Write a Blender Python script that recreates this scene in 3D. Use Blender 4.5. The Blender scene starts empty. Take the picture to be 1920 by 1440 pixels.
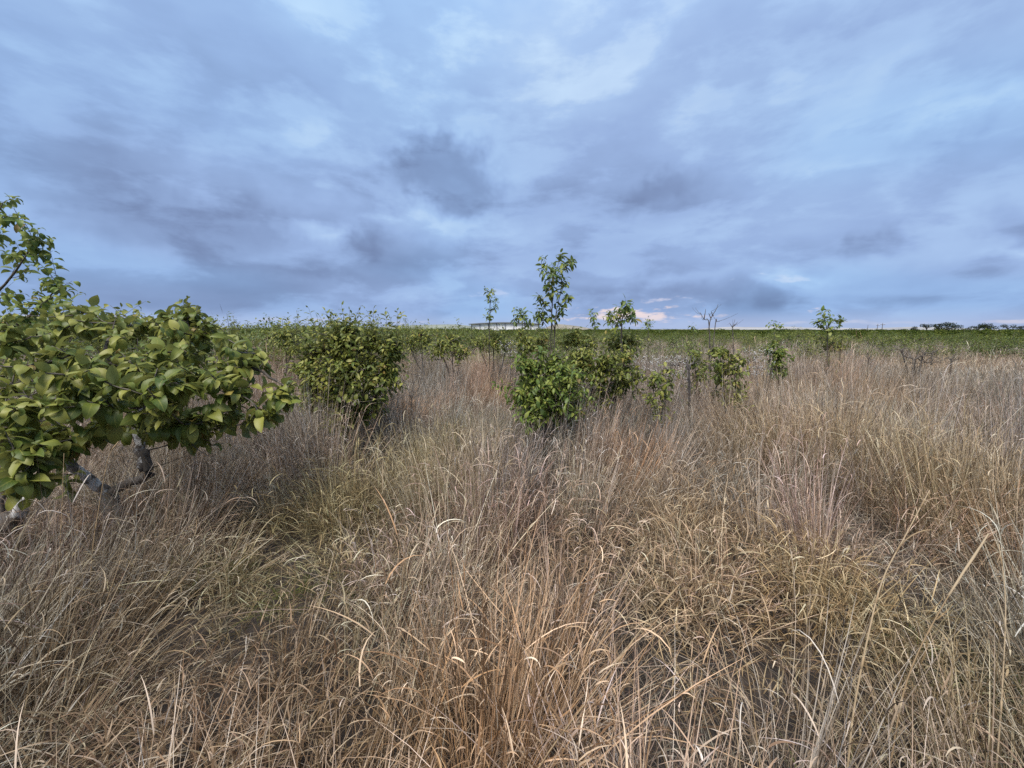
import bpy, bmesh, math, random
import numpy as np
from mathutils import Vector, Matrix, Quaternion
R = math.radians
scene = bpy.context.scene
COL = scene.collection

# ------------------------------------------------------------------ camera
EYE = Vector((0.0, 0.0, 1.6))
FPX = 740.0                                   # focal length in pixels of the 1920 px wide photograph
PITCH = math.atan(103.0 / FPX)                # horizon lies 103 px above the picture's centre
cam_d = bpy.data.cameras.new('camera')
cam_d.sensor_width = 36.0
cam_d.lens = 36.0 * FPX / 1920.0
cam_d.clip_start = 0.02
cam_d.clip_end = 9000.0
cam = bpy.data.objects.new('camera', cam_d)
COL.objects.link(cam)
cam.location = EYE
cam.rotation_euler = (math.pi / 2 - PITCH, 0, 0)
scene.camera = cam
scene.render.resolution_x, scene.render.resolution_y = 1024, 768
FWD = Vector((0, math.cos(PITCH), -math.sin(PITCH)))
UPV = Vector((0, math.sin(PITCH), math.cos(PITCH)))

def pdir(px, py):
    """direction of a photograph pixel (depth 1 along the optical axis)"""
    return Vector((1, 0, 0)) * ((px - 960) / FPX) + FWD + UPV * ((720 - py) / FPX)

def at(px, py, t):
    """point seen at a pixel, at depth t (metres along the optical axis)"""
    return EYE + pdir(px, py) * t

def on_plane(px, py, wy):
    """point seen at a pixel on the upright plane y = wy"""
    d = pdir(px, py)
    return EYE + d * (wy / d.y)

def on_height(px, py, z=0.0):
    d = pdir(px, py)
    return EYE + d * ((z - EYE.z) / d.z)

# ------------------------------------------------------------------ world: cloudy evening sky
SUN_ELEV, SUN_AZ = R(60), R(205)               # azimuth clockwise from +Y
world = bpy.data.worlds.new('World')
scene.world = world
world.use_nodes = True
wt = world.node_tree
wt.nodes.clear()

class N:
    """tiny expression wrapper round shader math nodes"""
    def __init__(s, tree, sock): s.t, s.s = tree, sock
    def _m(s, op, *a, clamp=False):
        n = s.t.nodes.new('ShaderNodeMath'); n.operation = op; n.use_clamp = clamp
        for i, v in enumerate((s,) + a):
            if isinstance(v, N): s.t.links.new(v.s, n.inputs[i])
            else: n.inputs[i].default_value = v
        return N(s.t, n.outputs[0])
    def __add__(s, o): return s._m('ADD', o)
    __radd__ = __add__
    def __sub__(s, o): return s._m('SUBTRACT', o)
    def __rsub__(s, o): return (s * -1.0) + o
    def __mul__(s, o): return s._m('MULTIPLY', o)
    __rmul__ = __mul__
    def __truediv__(s, o): return s._m('DIVIDE', o)
    def pow(s, o): return s._m('POWER', o)
    def max(s, o): return s._m('MAXIMUM', o)
    def min(s, o): return s._m('MINIMUM', o)
    def exp(s): return s._m('EXPONENT')
    def abs(s): return s._m('ABSOLUTE')
    def fract(s): return s._m('FRACT')
    def clamp(s): return s._m('ADD', 0.0, clamp=True)
    def smooth(s, a, b):
        n = s.t.nodes.new('ShaderNodeMapRange'); n.interpolation_type = 'SMOOTHSTEP'
        s.t.links.new(s.s, n.inputs[0]); n.inputs[1].default_value = a; n.inputs[2].default_value = b
        return N(s.t, n.outputs[0])

def srgb(r, g, b):
    f = lambda c: (c / 12.92 if c <= 0.04045 else ((c + 0.055) / 1.055) ** 2.4)
    return (f(r / 255), f(g / 255), f(b / 255), 1.0)

def noise(tree, vec, scale, detail=4, rough=0.5, dist=0.0, lac=2.0, out=0, dims='3D'):
    n = tree.nodes.new('ShaderNodeTexNoise'); n.noise_dimensions = dims
    if vec is not None: tree.links.new(vec, n.inputs['Vector'])
    n.inputs['Scale'].default_value = scale; n.inputs['Detail'].default_value = detail
    n.inputs['Roughness'].default_value = rough; n.inputs['Distortion'].default_value = dist
    n.inputs['Lacunarity'].default_value = lac
    return N(tree, n.outputs[out])

def ramp(tree, fac, stops, interp='LINEAR'):
    n = tree.nodes.new('ShaderNodeValToRGB'); n.color_ramp.interpolation = interp
    el = n.color_ramp.elements
    while len(el) < len(stops): el.new(0.5)
    for e, (p, c) in zip(el, stops): e.position = p; e.color = c
    tree.links.new(fac.s if isinstance(fac, N) else fac, n.inputs[0])
    return n.outputs[0]

def mixc(tree, fac, a, b, mode='MIX'):
    n = tree.nodes.new('ShaderNodeMix'); n.data_type = 'RGBA'; n.blend_type = mode
    for sock, v in ((n.inputs[0], fac), (n.inputs[6], a), (n.inputs[7], b)):
        if isinstance(v, N): tree.links.new(v.s, sock)
        elif hasattr(v, 'is_linked'): tree.links.new(v, sock)
        else: sock.default_value = v
    return n.outputs[2]

def build_world():
    t = wt; L = t.links.new
    tc = t.nodes.new('ShaderNodeTexCoord')
    sep = t.nodes.new('ShaderNodeSeparateXYZ'); L(tc.outputs['Generated'], sep.inputs[0])
    x, y, z = (N(t, sep.outputs[i]) for i in range(3))
    up = z.max(0.0)
    # cloud deck seen in perspective: directions meet a flat layer
    k = up + 0.24
    comb = t.nodes.new('ShaderNodeCombineXYZ'); L((x / k).s, comb.inputs[0]); L((y / k).s, comb.inputs[1]); comb.inputs[2].default_value = 3.7
    P = comb.outputs[0]
    # domain warp
    wrp = t.nodes.new('ShaderNodeTexNoise'); L(P, wrp.inputs['Vector']); wrp.noise_dimensions = '2D'; wrp.inputs['Scale'].default_value = 1.1; wrp.inputs['Detail'].default_value = 2
    vm = t.nodes.new('ShaderNodeVectorMath'); vm.operation = 'MULTIPLY_ADD'
    L(wrp.outputs['Color'], vm.inputs[0]); vm.inputs[1].default_value = (0.38, 0.38, 0.0); L(P, vm.inputs[2])
    Q = vm.outputs[0]
    big = noise(t, Q, 0.9, 1, 0.45, dims='2D')
    pf = t.nodes.new('ShaderNodeVectorMath'); pf.operation = 'MULTIPLY_ADD'      # puffs: nearly round on the sky, a little flattened
    L(tc.outputs['Generated'], pf.inputs[0]); pf.inputs[1].default_value = (1.0, 1.0, 2.6)
    w2 = t.nodes.new('ShaderNodeVectorMath'); w2.operation = 'SCALE'; L(wrp.outputs['Color'], w2.inputs[0]); w2.inputs['Scale'].default_value = 0.10; L(w2.outputs[0], pf.inputs[2])
    mid = noise(t, pf.outputs[0], 4.6, 6, 0.55)
    of = t.nodes.new('ShaderNodeVectorMath'); of.operation = 'ADD'; L(pf.outputs[0], of.inputs[0]); of.inputs[1].default_value = (0.012, 0.0, 0.075)
    lit = noise(t, of.outputs[0], 4.6, 4, 0.5)                               # the same deck a little nearer the light: gives the puffs a bright and a dark side
    # azimuth / elevation (degrees) with ragged edges for single clouds
    az0 = x._m('ARCTAN2', y) * (180 / math.pi)
    el0 = z._m('ARCSINE') * (180 / math.pi)
    wn = t.nodes.new('ShaderNodeTexNoise'); L(tc.outputs['Generated'], wn.inputs['Vector']); wn.inputs['Scale'].default_value = 6.5; wn.inputs['Detail'].default_value = 4; wn.inputs['Roughness'].default_value = 0.58
    ws = t.nodes.new('ShaderNodeSeparateXYZ'); L(wn.outputs['Color'], ws.inputs[0])
    wa, wb = N(t, ws.outputs[0]) - 0.5, N(t, ws.outputs[1]) - 0.5
    el_amp = el0.max(0.0).min(25.0) * 0.55 + 1.5
    az = az0 + wa * 16.0
    el = el0 + wb * el_amp
    def blob(px, py, rx, ry, tilt=0.0, sharp=1.0):
        """soft cloud at the direction of a photograph pixel; rx, ry in px of the photograph"""
        d = pdir(px, py).normalized()
        a0, e0 = math.degrees(math.atan2(d.x, d.y)), math.degrees(math.asin(d.z))
        dx, dy = pdir(px + 1, py).normalized(), pdir(px, py - 1).normalized()
        ra = rx * abs(math.degrees(math.atan2(dx.x, dx.y)) - a0); re = ry * abs(math.degrees(math.asin(dy.z)) - e0)
        u = (az - a0) * (1 / ra); v = (el - e0) * (1 / re)
        if tilt: v = v + u * tilt
        r2 = u * u + v * v
        if sharp > 1: r2 = r2.pow(sharp)
        return (r2 * -1.0).exp()
    lum = (big - 0.5) * 0.27 + (mid - 0.5) * 0.34 - (mid - lit) * 0.46 + (mid.smooth(0.44, 0.60) - 0.5) * 0.20 + 0.60
    # broad run of light: the deck is thinner high up ahead, heavier low on the west side
    lum = lum + el0.smooth(2, 34) * 0.17
    for (b, w) in CLOUDS:
        lum = lum + blob(*b) * w
    col = ramp(t, lum, [(0.00, srgb(99, 114, 148)), (0.22, srgb(117, 136, 175)), (0.42, srgb(137, 161, 203)), (0.60, srgb(154, 181, 225)),
                        (0.80, srgb(169, 198, 238)), (1.0, srgb(196, 221, 247))])
    # the deck brightens on towards the zenith, as overcast skies do
    zen = t.nodes.new('ShaderNodeVectorMath'); zen.operation = 'SCALE'; L(col, zen.inputs[0]); L((el0.smooth(25, 85) * 0.7 + 1.0).s, zen.inputs['Scale'])
    col = zen.outputs[0]
    # slight lilac / cyan drift between cloud masses
    hue = noise(t, P, 0.7, 1, 0.5, dims='2D')
    col = mixc(t, hue.smooth(0.45, 0.7) * 0.5, col, mixc(t, 1.0, col, (0.90, 1.03, 1.05, 1), 'MULTIPLY'))
    col = mixc(t, (1.0 - hue.smooth(0.3, 0.5)) * 0.3, col, mixc(t, 1.0, col, (1.04, 0.99, 0.99, 1), 'MULTIPLY'))
    # torn openings near the horizon with the low evening light behind
    def gap(px, py, rx, ry, lo, hi):
        g = blob(px, py, rx, ry)
        return (g * 0.75 + (st - 0.5) * 1.1).smooth(lo, hi) * g.smooth(0.03, 0.25)
    sc_ = t.nodes.new('ShaderNodeCombineXYZ'); L((az0 * 0.30).s, sc_.inputs[0]); L((el0 * 1.05 + wb * 1.2).s, sc_.inputs[1]); strk = sc_.outputs[0]
    st = noise(t, strk, 1.0, 4, 0.6, dims='2D')
    for (b, lo, hi, c, amt) in GAPS:
        col = mixc(t, gap(*b, lo, hi) * amt, col, srgb(*c))
    # thin pale rim all along the horizon
    rim = (1.0 - (el0.abs()).smooth(0.1, 2.6)) * 0.5
    col = mixc(t, rim, col, srgb(188, 198, 226))
    # clear evening sky behind the deck, seen through its thinnest parts
    sky = t.nodes.new('ShaderNodeTexSky'); sky.sky_type = 'NISHITA'; sky.sun_disc = False
    sky.sun_elevation = SUN_ELEV; sky.sun_rotation = SUN_AZ; sky.air_density = 1.0; sky.dust_density = 1.2; sky.ozone_density = 2.0
    scaled = t.nodes.new('ShaderNodeVectorMath'); scaled.operation = 'SCALE'; L(col, scaled.inputs[0]); scaled.inputs['Scale'].default_value = 10.0 * SKY_GAIN
    final = mixc(t, lum.smooth(0.85, 1.25) * 0.25, scaled.outputs[0], sky.outputs[0])
    bg = t.nodes.new('ShaderNodeBackground'); L(final, bg.inputs[0]); bg.inputs[1].default_value = 0.10
    out = t.nodes.new('ShaderNodeOutputWorld'); L(bg.outputs[0], out.inputs[0])

EXPOSURE = 1.95
SKY_GAIN = 1.0 / (2 ** EXPOSURE)
CLOUDS = [  # ((px, py, rx, ry, tilt, sharpness), change of brightness)
    ((985, 40, 200, 160, 0.3), 0.24), ((1150, 230, 330, 110, 0.5), 0.05), ((450, 110, 380, 130, 0.0), -0.05),
    ((1330, 190, 200, 70, 0.7), 0.03), ((1860, 190, 130, 110, 0.4), 0.14),
    ((640, 260, 150, 50, 0.3), 0.12), ((1600, 60, 240, 80, 0.2), -0.10),
    ((350, 430, 230, 70, -0.15, 1.8), -0.32), ((90, 300, 200, 130, 0.0), -0.16), ((60, 350, 130, 30, 0.0, 1.5), -0.10),
    ((835, 345, 112, 62, -0.2, 2.6), -0.38), ((900, 310, 50, 40, 0.0, 2.0), -0.08), ((690, 320, 150, 60, 0.0, 1.3), -0.10), ((1010, 390, 170, 36, 0.0, 1.3), -0.08), ((780, 480, 200, 30, 0.0, 1.3), -0.08), ((770, 270, 42, 20, 0.0, 1.5), -0.16), ((690, 370, 60, 40, 0.2, 1.4), -0.12), ((680, 450, 60, 24, -0.4, 1.5), -0.20),
    ((520, 400, 60, 30, -0.5, 1.2), 0.10), ((590, 435, 80, 16, -0.35, 1.2), 0.24), ((760, 400, 60, 24, 0.0), 0.16), ((900, 430, 70, 40, 0.0), 0.10),
    ((560, 505, 110, 22, -0.1, 1.5), -0.16), ((820, 500, 80, 40, 0.0), -0.10), ((1220, 380, 90, 26, 0.0, 1.5), -0.16), ((1100, 470, 120, 40, 0.0), -0.04),
    ((1500, 400, 120, 60, 0.0), 0.06), ((1770, 245, 80, 40, 0.0), -0.14), ((1640, 457, 70, 20, 0.0, 1.5), -0.22), ((1880, 420, 90, 36, 0.0, 1.5), -0.24),
    ((1720, 520, 160, 26, 0.0, 1.3), -0.16), ((1560, 505, 40, 14, 0.0), -0.08), ((1480, 528, 150, 13, 0.05), 0.20), ((1300, 520, 120, 10, 0.0), 0.16),
    ((1440, 565, 80, 20, 0.0, 1.6), -0.20), ((1650, 560, 100, 14, 0.0, 1.4), -0.14), ((1860, 480, 60, 10, 0.0), 0.18), ((940, 560, 60, 24, 0.0), 0.14), ((900, 575, 120, 12, 0.0), -0.08),
    ((250, 530, 400, 30, 0.0), -0.10), ((1250, 545, 200, 14, 0.0), -0.10),
]
GAPS = [  # ((px, py, rx, ry), threshold low, high, colour, amount)
    ((1180, 588, 180, 24), 0.46, 0.76, (247, 227, 224), 0.9),
    ((1230, 560, 120, 14), 0.62, 0.95, (226, 222, 238), 0.7),
    ((150, 597, 260, 9), 0.40, 0.80, (226, 220, 224), 0.85),
    ((620, 604, 420, 5), 0.55, 0.95, (210, 208, 222), 0.6),
    ((1480, 528, 160, 12), 0.55, 0.90, (206, 222, 246), 0.6),
    ((1600, 605, 330, 7), 0.55, 0.95, (206, 210, 230), 0.6),
    ((1880, 605, 90, 6), 0.45, 0.90, (222, 214, 222), 0.7),
    ((945, 555, 60, 14), 0.55, 0.95, (200, 214, 244), 0.6),
    ((1560, 582, 26, 8), 0.50, 0.80, (240, 226, 232), 0.8),
]
build_world()
world.cycles.sampling_method = 'NONE'          # the deck is even enough to be found by chance rays
scene.cycles.use_denoising = False
scene.cycles.max_bounces = 2
scene.cycles.diffuse_bounces = 1
scene.cycles.glossy_bounces = 1
scene.cycles.transmission_bounces = 1

# ------------------------------------------------------------------ soft sun behind the cloud deck
sun_d = bpy.data.lights.new('sun', 'SUN')
sun_d.energy = 1.5
sun_d.angle = R(36)
sun_d.color = (1.0, 0.93, 0.84)
sun = bpy.data.objects.new('sun', sun_d)
COL.objects.link(sun)
sdir = Vector((math.sin(SUN_AZ) * math.cos(SUN_ELEV), math.cos(SUN_AZ) * math.cos(SUN_ELEV), math.sin(SUN_ELEV)))
sun.rotation_euler = sdir.to_track_quat('Z', 'Y').to_euler()
sun.location = (0, 0, 30)

scene.view_settings.view_transform = 'Standard'
scene.view_settings.look = 'None'
scene.view_settings.gamma = 1.0
scene.view_settings.use_curve_mapping = False
scene.view_settings.exposure = EXPOSURE

# ------------------------------------------------------------------ helpers
rng = np.random.default_rng(7)
SP, CP = math.sin(PITCH), math.cos(PITCH)

def ground_z(x, y):
    r2 = x * x + y * y
    f = np.exp(-r2 / 900.0)
    return f * (0.05 * np.sin(0.9 * x + 0.4) * np.cos(0.7 * y + 1.0) + 0.03 * np.sin(2.1 * x - 1.3 * y))

def base_at(px, t):
    """ground point in the column of pixel px at depth t"""
    v = (SP - EYE.z / t) / CP
    x, y = (px - 960) / FPX * t, t * (CP + v * SP)
    return Vector((x, y, float(ground_z(x, y))))

def z_at(py, t):
    return EYE.z + t * (-SP + (720 - py) / FPX * CP)

def tag(o, label=None, cat=None, group=None, kind=None):
    for k, v in (('label', label), ('category', cat), ('group', group), ('kind', kind)):
        if v: o[k] = v
    return o

def link(name, data, parent=None, loc=None):
    o = bpy.data.objects.new(name, data)
    COL.objects.link(o)
    if parent is not None: o.parent = parent
    if loc is not None: o.location = loc
    return o

def empty(name, loc, rz=0.0):
    o = link(name, None, loc=loc); o.rotation_euler = (0, 0, rz); o.empty_display_size = 0.1
    return o

def mesh_np(name, verts, quads=None, tris=None, mat=None, smooth=True, uv=None):
    """mesh from numpy arrays of verts, quads and tris; uv: one pair per vertex"""
    me = bpy.data.meshes.new(name)
    verts = np.asarray(verts, np.float32).reshape(-1, 3)
    q = np.zeros((0, 4), np.int32) if quads is None or len(quads) == 0 else np.asarray(quads, np.int32).reshape(-1, 4)
    t = np.zeros((0, 3), np.int32) if tris is None or len(tris) == 0 else np.asarray(tris, np.int32).reshape(-1, 3)
    me.vertices.add(len(verts)); me.vertices.foreach_set('co', verts.ravel())
    loops = np.concatenate([q.ravel(), t.ravel()])
    me.loops.add(len(loops)); me.loops.foreach_set('vertex_index', loops)
    n = len(q) + len(t)
    me.polygons.add(n)
    start = np.concatenate([np.arange(len(q)) * 4, len(q) * 4 + np.arange(len(t)) * 3]).astype(np.int32)
    me.polygons.foreach_set('loop_start', start)
    if uv is not None:
        lay = me.uv_layers.new(name='UVMap')
        lay.data.foreach_set('uv', np.asarray(uv, np.float32)[loops].ravel())
    me.update(calc_edges=True)
    if smooth and n: me.polygons.foreach_set('use_smooth', np.ones(n, bool))
    if mat: me.materials.append(mat)
    return me

class Tubes:
    """collects tapered tubes along polylines"""
    def __init__(s, sides=6): s.v, s.q, s.t, s.n, s.sides = [], [], [], 0, sides
    def add(s, pts, rad, sides=None, wob=0.0):
        k = sides or s.sides
        p = np.asarray(pts, float); r = np.asarray(rad, float)
        m = len(p)
        tan = np.gradient(p, axis=0); tan /= np.linalg.norm(tan, axis=1, keepdims=True) + 1e-9
        ref = np.array([0.31, 0.87, 0.12]) if abs(tan[0][2]) > 0.6 else np.array([0.05, 0.1, 1.0])
        a = np.cross(tan, ref); a /= np.linalg.norm(a, axis=1, keepdims=True) + 1e-9
        b = np.cross(tan, a)
        th = np.arange(k) / k * 2 * np.pi
        rr = r[:, None] * (1 + wob * rng.normal(size=(m, k))) if wob else np.repeat(r[:, None], k, 1)
        ring = p[:, None, :] + rr[..., None] * (np.cos(th)[None, :, None] * a[:, None, :] + np.sin(th)[None, :, None] * b[:, None, :])
        i0 = s.n
        s.v.append(ring.reshape(-1, 3))
        i = np.arange(m - 1)[:, None] * k; j = np.arange(k)[None, :]; j2 = (j + 1) % k
        s.q.append(np.stack([i + j, i + j2, i + k + j2, i + k + j], -1).reshape(-1, 4) + i0)
        s.v.append(np.array([p[-1] + tan[-1] * r[-1] * 0.7, p[0] - tan[0] * r[0] * 0.3]))
        tip, root = i0 + m * k, i0 + m * k + 1
        s.t.append(np.stack([np.full(k, tip), i0 + (m - 1) * k + np.arange(k), i0 + (m - 1) * k + (np.arange(k) + 1) % k], -1))
        s.t.append(np.stack([np.full(k, root), i0 + (np.arange(k) + 1) % k, i0 + np.arange(k)], -1))
        s.n += m * k + 2
    def mesh(s, name, mat):
        return mesh_np(name, np.concatenate(s.v), np.concatenate(s.q), np.concatenate(s.t), mat)

def bez(a, c, b, n=6):
    u = np.linspace(0, 1, n)[:, None]
    return (1 - u) ** 2 * np.asarray(a) + 2 * u * (1 - u) * np.asarray(c) + u * u * np.asarray(b)

def smooth_path(pts, n=4):
    """Catmull-Rom through points"""
    p = np.asarray(pts, float); p = np.vstack([2 * p[0] - p[1], p, 2 * p[-1] - p[-2]])
    out = []
    for i in range(1, len(p) - 2):
        for u in np.arange(n) / n:
            a, b, c, d = p[i - 1], p[i], p[i + 1], p[i + 2]
            out.append(0.5 * (2 * b + (c - a) * u + (2 * a - 5 * b + 4 * c - d) * u * u + (3 * b - a - 3 * c + d) * u ** 3))
    out.append(p[-2])
    return np.array(out)

# ------------------------------------------------------------------ materials
C4 = lambda r, g, b: (r, g, b, 1.0)
def new_mat(name):
    m = bpy.data.materials.new(name); m.use_nodes = True
    m.node_tree.nodes.clear()
    return m, m.node_tree

def finish(tree, sock):
    o = tree.nodes.new('ShaderNodeOutputMaterial'); tree.links.new(sock, o.inputs[0])

def rnd(tree):
    """a random number per blade or leaf that also differs between copies"""
    g = tree.nodes.new('ShaderNodeNewGeometry'); o = tree.nodes.new('ShaderNodeObjectInfo')
    return (N(tree, g.outputs['Random Per Island']) + N(tree, o.outputs['Random'])).fract()

def leafy(tree, col, trans, rough, spec=0.35, tcol=None):
    p = tree.nodes.new('ShaderNodeBsdfPrincipled'); tree.links.new(col, p.inputs['Base Color'])
    if isinstance(rough, N): tree.links.new(rough.s, p.inputs['Roughness'])
    else: p.inputs['Roughness'].default_value = rough
    p.inputs['Specular IOR Level'].default_value = spec
    t = tree.nodes.new('ShaderNodeBsdfTranslucent'); tree.links.new(tcol or col, t.inputs[0])
    m = tree.nodes.new('ShaderNodeMixShader'); m.inputs[0].default_value = trans
    tree.links.new(p.outputs[0], m.inputs[1]); tree.links.new(t.outputs[0], m.inputs[2])
    return m.outputs[0]

def grass_material(name, stops, use_tint=True, plant_var=0.0):
    m, t = new_mat(name)
    c = ramp(t, rnd(t), stops)
    if use_tint:
        a = t.nodes.new('ShaderNodeAttribute'); a.attribute_type = 'INSTANCER'; a.attribute_name = 'tint'
        c = mixc(t, 1.0, c, a.outputs['Color'], 'MULTIPLY')
    if plant_var:
        oi = t.nodes.new('ShaderNodeObjectInfo'); c = mixc(t, N(t, oi.outputs['Random']) * plant_var, c, mixc(t, 1.0, c, C4(.4, .5, .5), 'MULTIPLY'))
    d = t.nodes.new('ShaderNodeBsdfDiffuse'); t.links.new(c, d.inputs[0])
    tr = t.nodes.new('ShaderNodeBsdfTranslucent'); t.links.new(c, tr.inputs[0])
    mx = t.nodes.new('ShaderNodeMixShader'); mx.inputs[0].default_value = 0.28
    t.links.new(d.outputs[0], mx.inputs[1]); t.links.new(tr.outputs[0], mx.inputs[2])
    finish(t, mx.outputs[0])
    return m

def leaf_material(name, dark, mid, light, back, gloss=0.45, spec=0.30, plant_var=0.0):
    """broad green leaf: paler midrib and side veins, duller underside, leaf-to-leaf variation"""
    m, t = new_mat(name)
    r = rnd(t)
    c = ramp(t, r, [(0.0, dark), (0.45, mid), (0.85, light), (0.978, light), (0.985, C4(.27, .20, .045)), (1.0, C4(.17, .11, .04))])
    uvn = t.nodes.new('ShaderNodeUVMap'); sp = t.nodes.new('ShaderNodeSeparateXYZ'); t.links.new(uvn.outputs[0], sp.inputs[0])
    u, v = N(t, sp.outputs[0]), N(t, sp.outputs[1])
    across = (u - 0.5).abs()
    rib = 1.0 - across.smooth(0.0, 0.07)
    vein = 1.0 - ((v * 7.0 - across * 4.5).fract() - 0.5).abs().smooth(0.0, 0.16)
    c = mixc(t, (rib * 0.55 + vein * 0.22).clamp(), c, light)
    gm = t.nodes.new('ShaderNodeNewGeometry')
    blot = noise(t, gm.outputs['Position'], 26.0, 2, 0.5)
    c = mixc(t, blot.smooth(0.55, 0.8) * 0.35, c, mid)
    c = mixc(t, N(t, gm.outputs['Backfacing']) * 0.6, c, back)
    if plant_var:                                                          # some plants are a darker, older green than others
        oi = t.nodes.new('ShaderNodeObjectInfo'); c = mixc(t, N(t, oi.outputs['Random']) * plant_var, c, mixc(t, 1.0, c, C4(.42, .55, .55), 'MULTIPLY'))
    finish(t, leafy(t, c, 0.30, gloss, spec, tcol=mixc(t, 0.5, c, light)))
    return m

def bark_material(name, dark, mid, paint=None, amount=0.5, scale=14.0):
    m, t = new_mat(name)
    g = t.nodes.new('ShaderNodeTexCoord')
    n1 = noise(t, g.outputs['Object'], scale, 5, 0.65, 0.4)
    c = ramp(t, n1, [(0.3, dark), (0.7, mid)])
    if paint:
        n2 = noise(t, g.outputs['Object'], 9.0, 4, 0.7, 0.2)
        c = mixc(t, n2.smooth(0.62 - amount * 0.3, 0.70 - amount * 0.25), c, paint)
    p = t.nodes.new('ShaderNodeBsdfPrincipled'); t.links.new(c, p.inputs['Base Color']); p.inputs['Roughness'].default_value = 0.85
    b = t.nodes.new('ShaderNodeBump'); b.inputs['Strength'].default_value = 0.5; b.inputs['Distance'].default_value = 0.01
    t.links.new(n1.s, b.inputs['Height']); t.links.new(b.outputs[0], p.inputs['Normal'])
    finish(t, p.outputs[0])
    return m

def plain_material(name, col, rough=0.7, var=0.15, scale=3.0):
    m, t = new_mat(name)
    g = t.nodes.new('ShaderNodeTexCoord')
    n1 = noise(t, g.outputs['Object'], scale, 4, 0.6)
    lo = tuple(c * (1 - var) for c in col[:3]) + (1,); hi = tuple(min(1, c * (1 + var)) for c in col[:3]) + (1,)
    p = t.nodes.new('ShaderNodeBsdfPrincipled'); t.links.new(ramp(t, n1, [(0.3, lo), (0.7, hi)]), p.inputs['Base Color']); p.inputs['Roughness'].default_value = rough
    finish(t, p.outputs[0])
    return m

M = {}
M['straw'] = grass_material('straw', [(0.0, C4(.08, .058, .042)), (0.28, C4(.205, .152, .106)), (0.5, C4(.385, .298, .212)), (0.8, C4(.57, .47, .365)), (1.0, C4(.76, .69, .60))])
M['grey_straw'] = grass_material('grey_straw', [(0.0, C4(.11, .09, .07)), (0.4, C4(.24, .20, .155)), (1.0, C4(.45, .385, .31))])
M['green_blade'] = grass_material('green_blade', [(0.0, C4(.05, .065, .022)), (0.5, C4(.12, .14, .05)), (1.0, C4(.26, .26, .12))])
M['stalk'] = grass_material('stalk', [(0.0, C4(.30, .21, .12)), (0.5, C4(.38, .275, .16)), (1.0, C4(.50, .40, .27))], use_tint=False)
M['leaf'] = leaf_material('leaf', C4(0.060, 0.094, 0.017), C4(0.138, 0.166, 0.028), C4(0.258, 0.254, 0.054), C4(0.179, 0.206, 0.082))
M['leaf_dark'] = leaf_material('leaf_dark', C4(0.051, 0.097, 0.019), C4(0.116, 0.169, 0.030), C4(0.230, 0.257, 0.051), C4(0.149, 0.189, 0.068))
M['leaf_far'] = leaf_material('leaf_far', C4(0.055, 0.088, 0.017), C4(0.130, 0.163, 0.026), C4(0.247, 0.250, 0.044), C4(0.156, 0.182, 0.052), plant_var=0.9)
M['bark'] = bark_material('bark', C4(.035, .028, .022), C4(.13, .11, .09))
M['twig'] = bark_material('twig', C4(.05, .042, .03), C4(.12, .105, .075))
M['limewashed_bark'] = bark_material('limewashed_bark', C4(.04, .032, .027), C4(.14, .115, .095), C4(.47, .46, .44), 0.50)
M['dead_wood'] = bark_material('dead_wood', C4(.05, .042, .038), C4(.20, .175, .155))
M['far_tree_leaf'] = grass_material('far_tree_leaf', [(0.0, C4(.018, .028, .014)), (1.0, C4(.05, .062, .028))], use_tint=False)

# ------------------------------------------------------------------ ground: one sheet to the horizon
def build_ground():
    rad = np.concatenate([[0.0], np.linspace(0.4, 30, 60), np.geomspace(33, 6000, 40)])
    k = 96
    th = np.arange(k) / k * 2 * np.pi
    x = rad[1:, None] * np.cos(th)[None]; y = rad[1:, None] * np.sin(th)[None]
    v = np.concatenate([[[0, 0, float(ground_z(0, 0))]], np.stack([x, y, ground_z(x, y)], -1).reshape(-1, 3)])
    m = len(rad) - 1
    i = np.arange(m - 1)[:, None] * k + 1; j = np.arange(k)[None]; j2 = (j + 1) % k
    q = np.stack([i + j, i + k + j, i + k + j2, i + j2], -1).reshape(-1, 4)
    t = np.stack([np.zeros(k, int), 1 + np.arange(k), 1 + (np.arange(k) + 1) % k], -1)
    mt, tr = new_mat('soil')
    g = tr.nodes.new('ShaderNodeNewGeometry')
    n1 = noise(tr, g.outputs['Position'], 3.0, 6, 0.65)
    n2 = noise(tr, g.outputs['Position'], 0.02, 5, 0.6)
    ln = tr.nodes.new('ShaderNodeVectorMath'); ln.operation = 'LENGTH'; tr.links.new(g.outputs['Position'], ln.inputs[0])
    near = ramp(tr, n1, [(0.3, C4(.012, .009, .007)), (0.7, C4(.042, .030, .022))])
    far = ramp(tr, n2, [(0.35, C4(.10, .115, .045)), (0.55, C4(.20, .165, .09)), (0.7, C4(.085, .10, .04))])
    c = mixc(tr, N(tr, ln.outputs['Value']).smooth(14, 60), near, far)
    p = tr.nodes.new('ShaderNodeBsdfPrincipled'); tr.links.new(c, p.inputs['Base Color']); p.inputs['Roughness'].default_value = 0.95
    b = tr.nodes.new('ShaderNodeBump'); b.inputs['Distance'].default_value = 0.03; tr.links.new(n1.s, b.inputs['Height']); tr.links.new(b.outputs[0], p.inputs['Normal'])
    finish(tr, p.outputs[0])
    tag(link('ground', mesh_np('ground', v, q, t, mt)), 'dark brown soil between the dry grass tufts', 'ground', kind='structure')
build_ground()

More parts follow.
